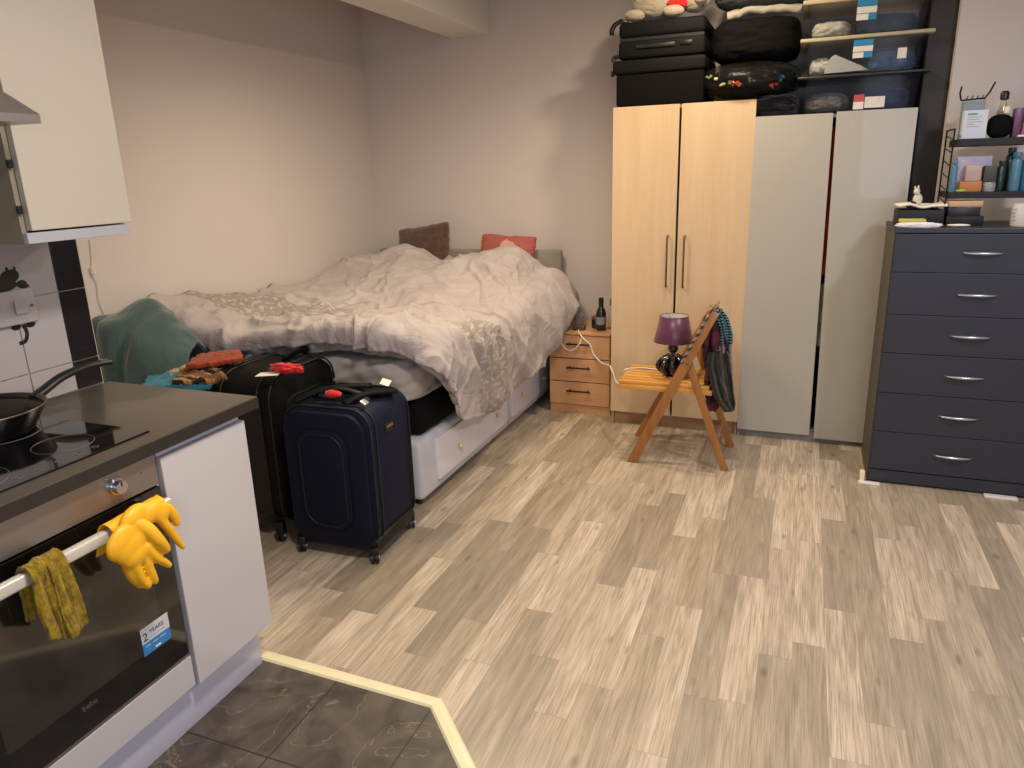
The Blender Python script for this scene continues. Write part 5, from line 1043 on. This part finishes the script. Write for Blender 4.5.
# middle tier
M_bl = mat('blue_bottle', '#4b7c93', .3, amt=.1, coat=.3); M_dg = mat('dark_green_bottle', '#22352b', .3, coat=.3)
def bottle(x, y, r, h, m, label, g, capm=None, z0=zM, neck=.45):
    t = thing('bottle', label, 'bottle', (x, y, z0), g); c = (x, y, z0)
    mesh_obj('bottle_body', lathe(B(), [(.001, 0), (r*.92, 0), (r, .004), (r, h*.78), (r*.8, h*.84), (r*neck, h*.88)], c, 20), m, t, 'auto'); mesh_obj('cap', lathe(B(), [(r*.8, h*.881), (r*.82, h*.89), (r*.8, h*.99), (r*.7, h)], c, 20), capm or m, t, 'auto')
bottle(.608, 3.925, .014, .135, M_bl, 'slim blue bottle at the left end of the middle tier', gm)
bottle(.848, 3.945, .022, .165, M_bl, 'light blue bottle, the left one of the pair on the middle tier', gm)
bottle(.890, 3.945, .020, .160, mat('mid_blue_bottle', '#38647f', .3, coat=.3), 'mid blue bottle beside the light blue one on the middle tier', gm)
bottle(.838, 4.01, .020, .185, mat('teal_dark_bottle', '#1f4250', .3, coat=.3), 'dark teal bottle behind the light blue one', gm)
bottle(.797, 3.96, .016, .13, M_dg, 'dark green bottle left of the light blue bottle', gm)
bottle(.925, 3.94, .018, .15, mat('white_pink_bottle', '#c9bcc2', .3), 'white bottle with dark cap at the picture edge on the middle tier', gm, M_black)
solo('orange_carton', bx(.634, .722, 3.915, 3.96, zM, 1.440, bev=.003), mat('orange_carton', '#b9733c', .45, amt=.1), 'orange carton on the middle tier', 'box', gm)
solo('beige_carton', bx(.652, .716, 3.922, 3.955, 1.4405, 1.510, bev=.004), mat('beige_carton', '#b99c92', .5, amt=.15), 'beige carton standing on the orange carton', 'box', gm)
solo('lilac_carton', bx(.622, .758, 3.965, 4.02, zM, 1.548, bev=.003), mat('lilac_carton', '#a59cb4', .5, amt=.15, scale=30), 'lilac patterned carton behind the beige carton', 'box', gm)
solo('green_carton', bx(.726, .775, 3.93, 3.963, 1.4355, 1.505, bev=.003), mat('dark_olive_carton', '#3c4036', .5, amt=.2), 'dark olive carton beside the beige carton', 'box', gm)
solo('speckled_tub', lathe(B(), [(.001, 0), (.024, 0), (.026, .004), (.026, .034), (.022, .040)], (.752, 3.935, zM), 24), mat('speckled_grey', '#8f8e96', .5, amt=.5, scale=120), 'speckled grey tub right of the orange carton', 'tub', gm)
bm = lump((.642, 3.906, zM+.006), (.022, .007, .006), seed=1, amp=.3, sub=3); solo('lime_wrapper', bm, mat('lime_wrapper', '#93b53a', .4), 'lime green wrapper before the orange carton', 'wrapper', gm, smooth=True)
# on the dresser top
solo('black_organiser', bx(.398, .584, 3.87, 4.08, ZD, 1.318, bev=.004), M_shelf, 'black desk organiser left of the rack on the dresser', 'organiser', gb)
bm = drape([[(.395+.05*j, 3.88+.045*i, 1.330+.006*math.sin(j*2)) for j in range(5)] for i in range(5)], 24, 24, .010, amp=.006, freq=4, seed=2); solo('paper_stack', bm, M_tagw, 'crumpled pale papers lying on the black desk organiser', 'paper', gb, smooth=True)
t = thing('rabbit_figurine', 'small white animal figurine standing on the papers', 'figurine', (.475, 3.96, 1.338), gb)
M_fig = mat('cream_porcelain', '#cfc8b4', .3, coat=.3)
mesh_obj('figure_body', lump((.480, 3.965, 1.362), (.020, .017, .028), amp=.05, sub=3), M_fig, t, True); mesh_obj('figure_head', lump((.472, 3.955, 1.398), (.014, .013, .014), amp=.03, sub=3), M_fig, t, True)
bm = B(); tube(bm, [(.476, 3.96, 1.405), (.478, 3.965, 1.425)], [.005, .003], 8); tube(bm, [(.466, 3.96, 1.405), (.464, 3.965, 1.422)], [.005, .003], 8); mesh_obj('ears', bm, M_fig, t, True); mesh_obj('dark_tail', lump((.462, 3.95, 1.344), (.012, .010, .010), amp=.1, sub=3), M_black, t, True)
solo('yellow_notepad', bx(.400, .505, 3.80, 3.865, 1.2665, 1.282, bev=.002), mat('yellow_pad', '#b9b05a', .6, amt=.05), 'yellow notepad lying before the black organiser', 'notepad', gb)
solo('notebook', bx(.405, .515, 3.80, 3.867, ZD, 1.266, bev=.002), mat('dull_mauve_book', '#6c5f74', .6), 'dull mauve notebook under the yellow notepad', 'notebook', gb)
bm = lump((.475, 3.784, ZD+.011), (.085, .012, .012), seed=7, amp=.4, freq=5, power=2.4, sub=4); solo('tissue', bm, mat('white_tissue', '#dcd8dc', .7, amt=.15, scale=40), 'crumpled white tissue at the front edge of the dresser top', 'tissue', gb, smooth=True)
solo('beige_book', bx(.602, .735, 3.90, 3.99, 1.330, 1.356, bev=.002), mat('beige_book', '#c2a27a', .6), 'beige book on the pile under the rack', 'book', gb)
solo('black_tray', bx(.596, .745, 3.895, 4.05, ZD, 1.2885, bev=.003), M_shelf, 'black tray at the bottom of the pile under the rack', 'tray', gb)
solo('silver_edged_case', bx(.600, .728, 3.896, 4.0, 1.289, 1.329, bev=.003), mat('dark_case', '#23222a', .35), 'dark case between black tray and beige book', 'case', gb)
bm = lump((.645, 3.86, ZD+.005), (.045, .014, .006), seed=3, amp=.3, sub=3); solo('crumpled_receipt', bm, M_tagw, 'crumpled receipt on the dresser top before the black tray', 'paper', gb, smooth=True)
t = thing('mug', 'white mug with grey marks standing at the right on the dresser top', 'mug', (.885, 3.86, ZD), gb)
M_mug = mat('white_mug', '#dcd6cc', .3, coat=.3, amt=.02)
mesh_obj('mug_body', lathe(B(), [(.001, 0), (.036, 0), (.040, .005), (.041, .095), (.038, .096), (.036, .008), (.001, .008)], (.880, 3.865, ZD), 32, caps=False), M_mug, t, 'auto')
bm = B(); tube(bm, [(.919, 3.865, ZD+.08), (.945, 3.865, ZD+.075), (.95, 3.865, ZD+.05), (.94, 3.865, ZD+.025), (.919, 3.865, ZD+.02)], .005, 8, smooth_n=4); mesh_obj('mug_handle', bm, M_mug, t, True)
bm = B(); [tube(bm, [(.880-.0415*math.cos(a), 3.865-.0415*math.sin(a), ZD+z), (.880-.0415*math.cos(a+.3), 3.865-.0415*math.sin(a+.3), ZD+z+.006)], .0014, 6) for a, z in ((.5, .07), (.45, .055), (.5, .04), (.55, .025))]; mesh_obj('grey_marks', bm, M_pgr, t, True)
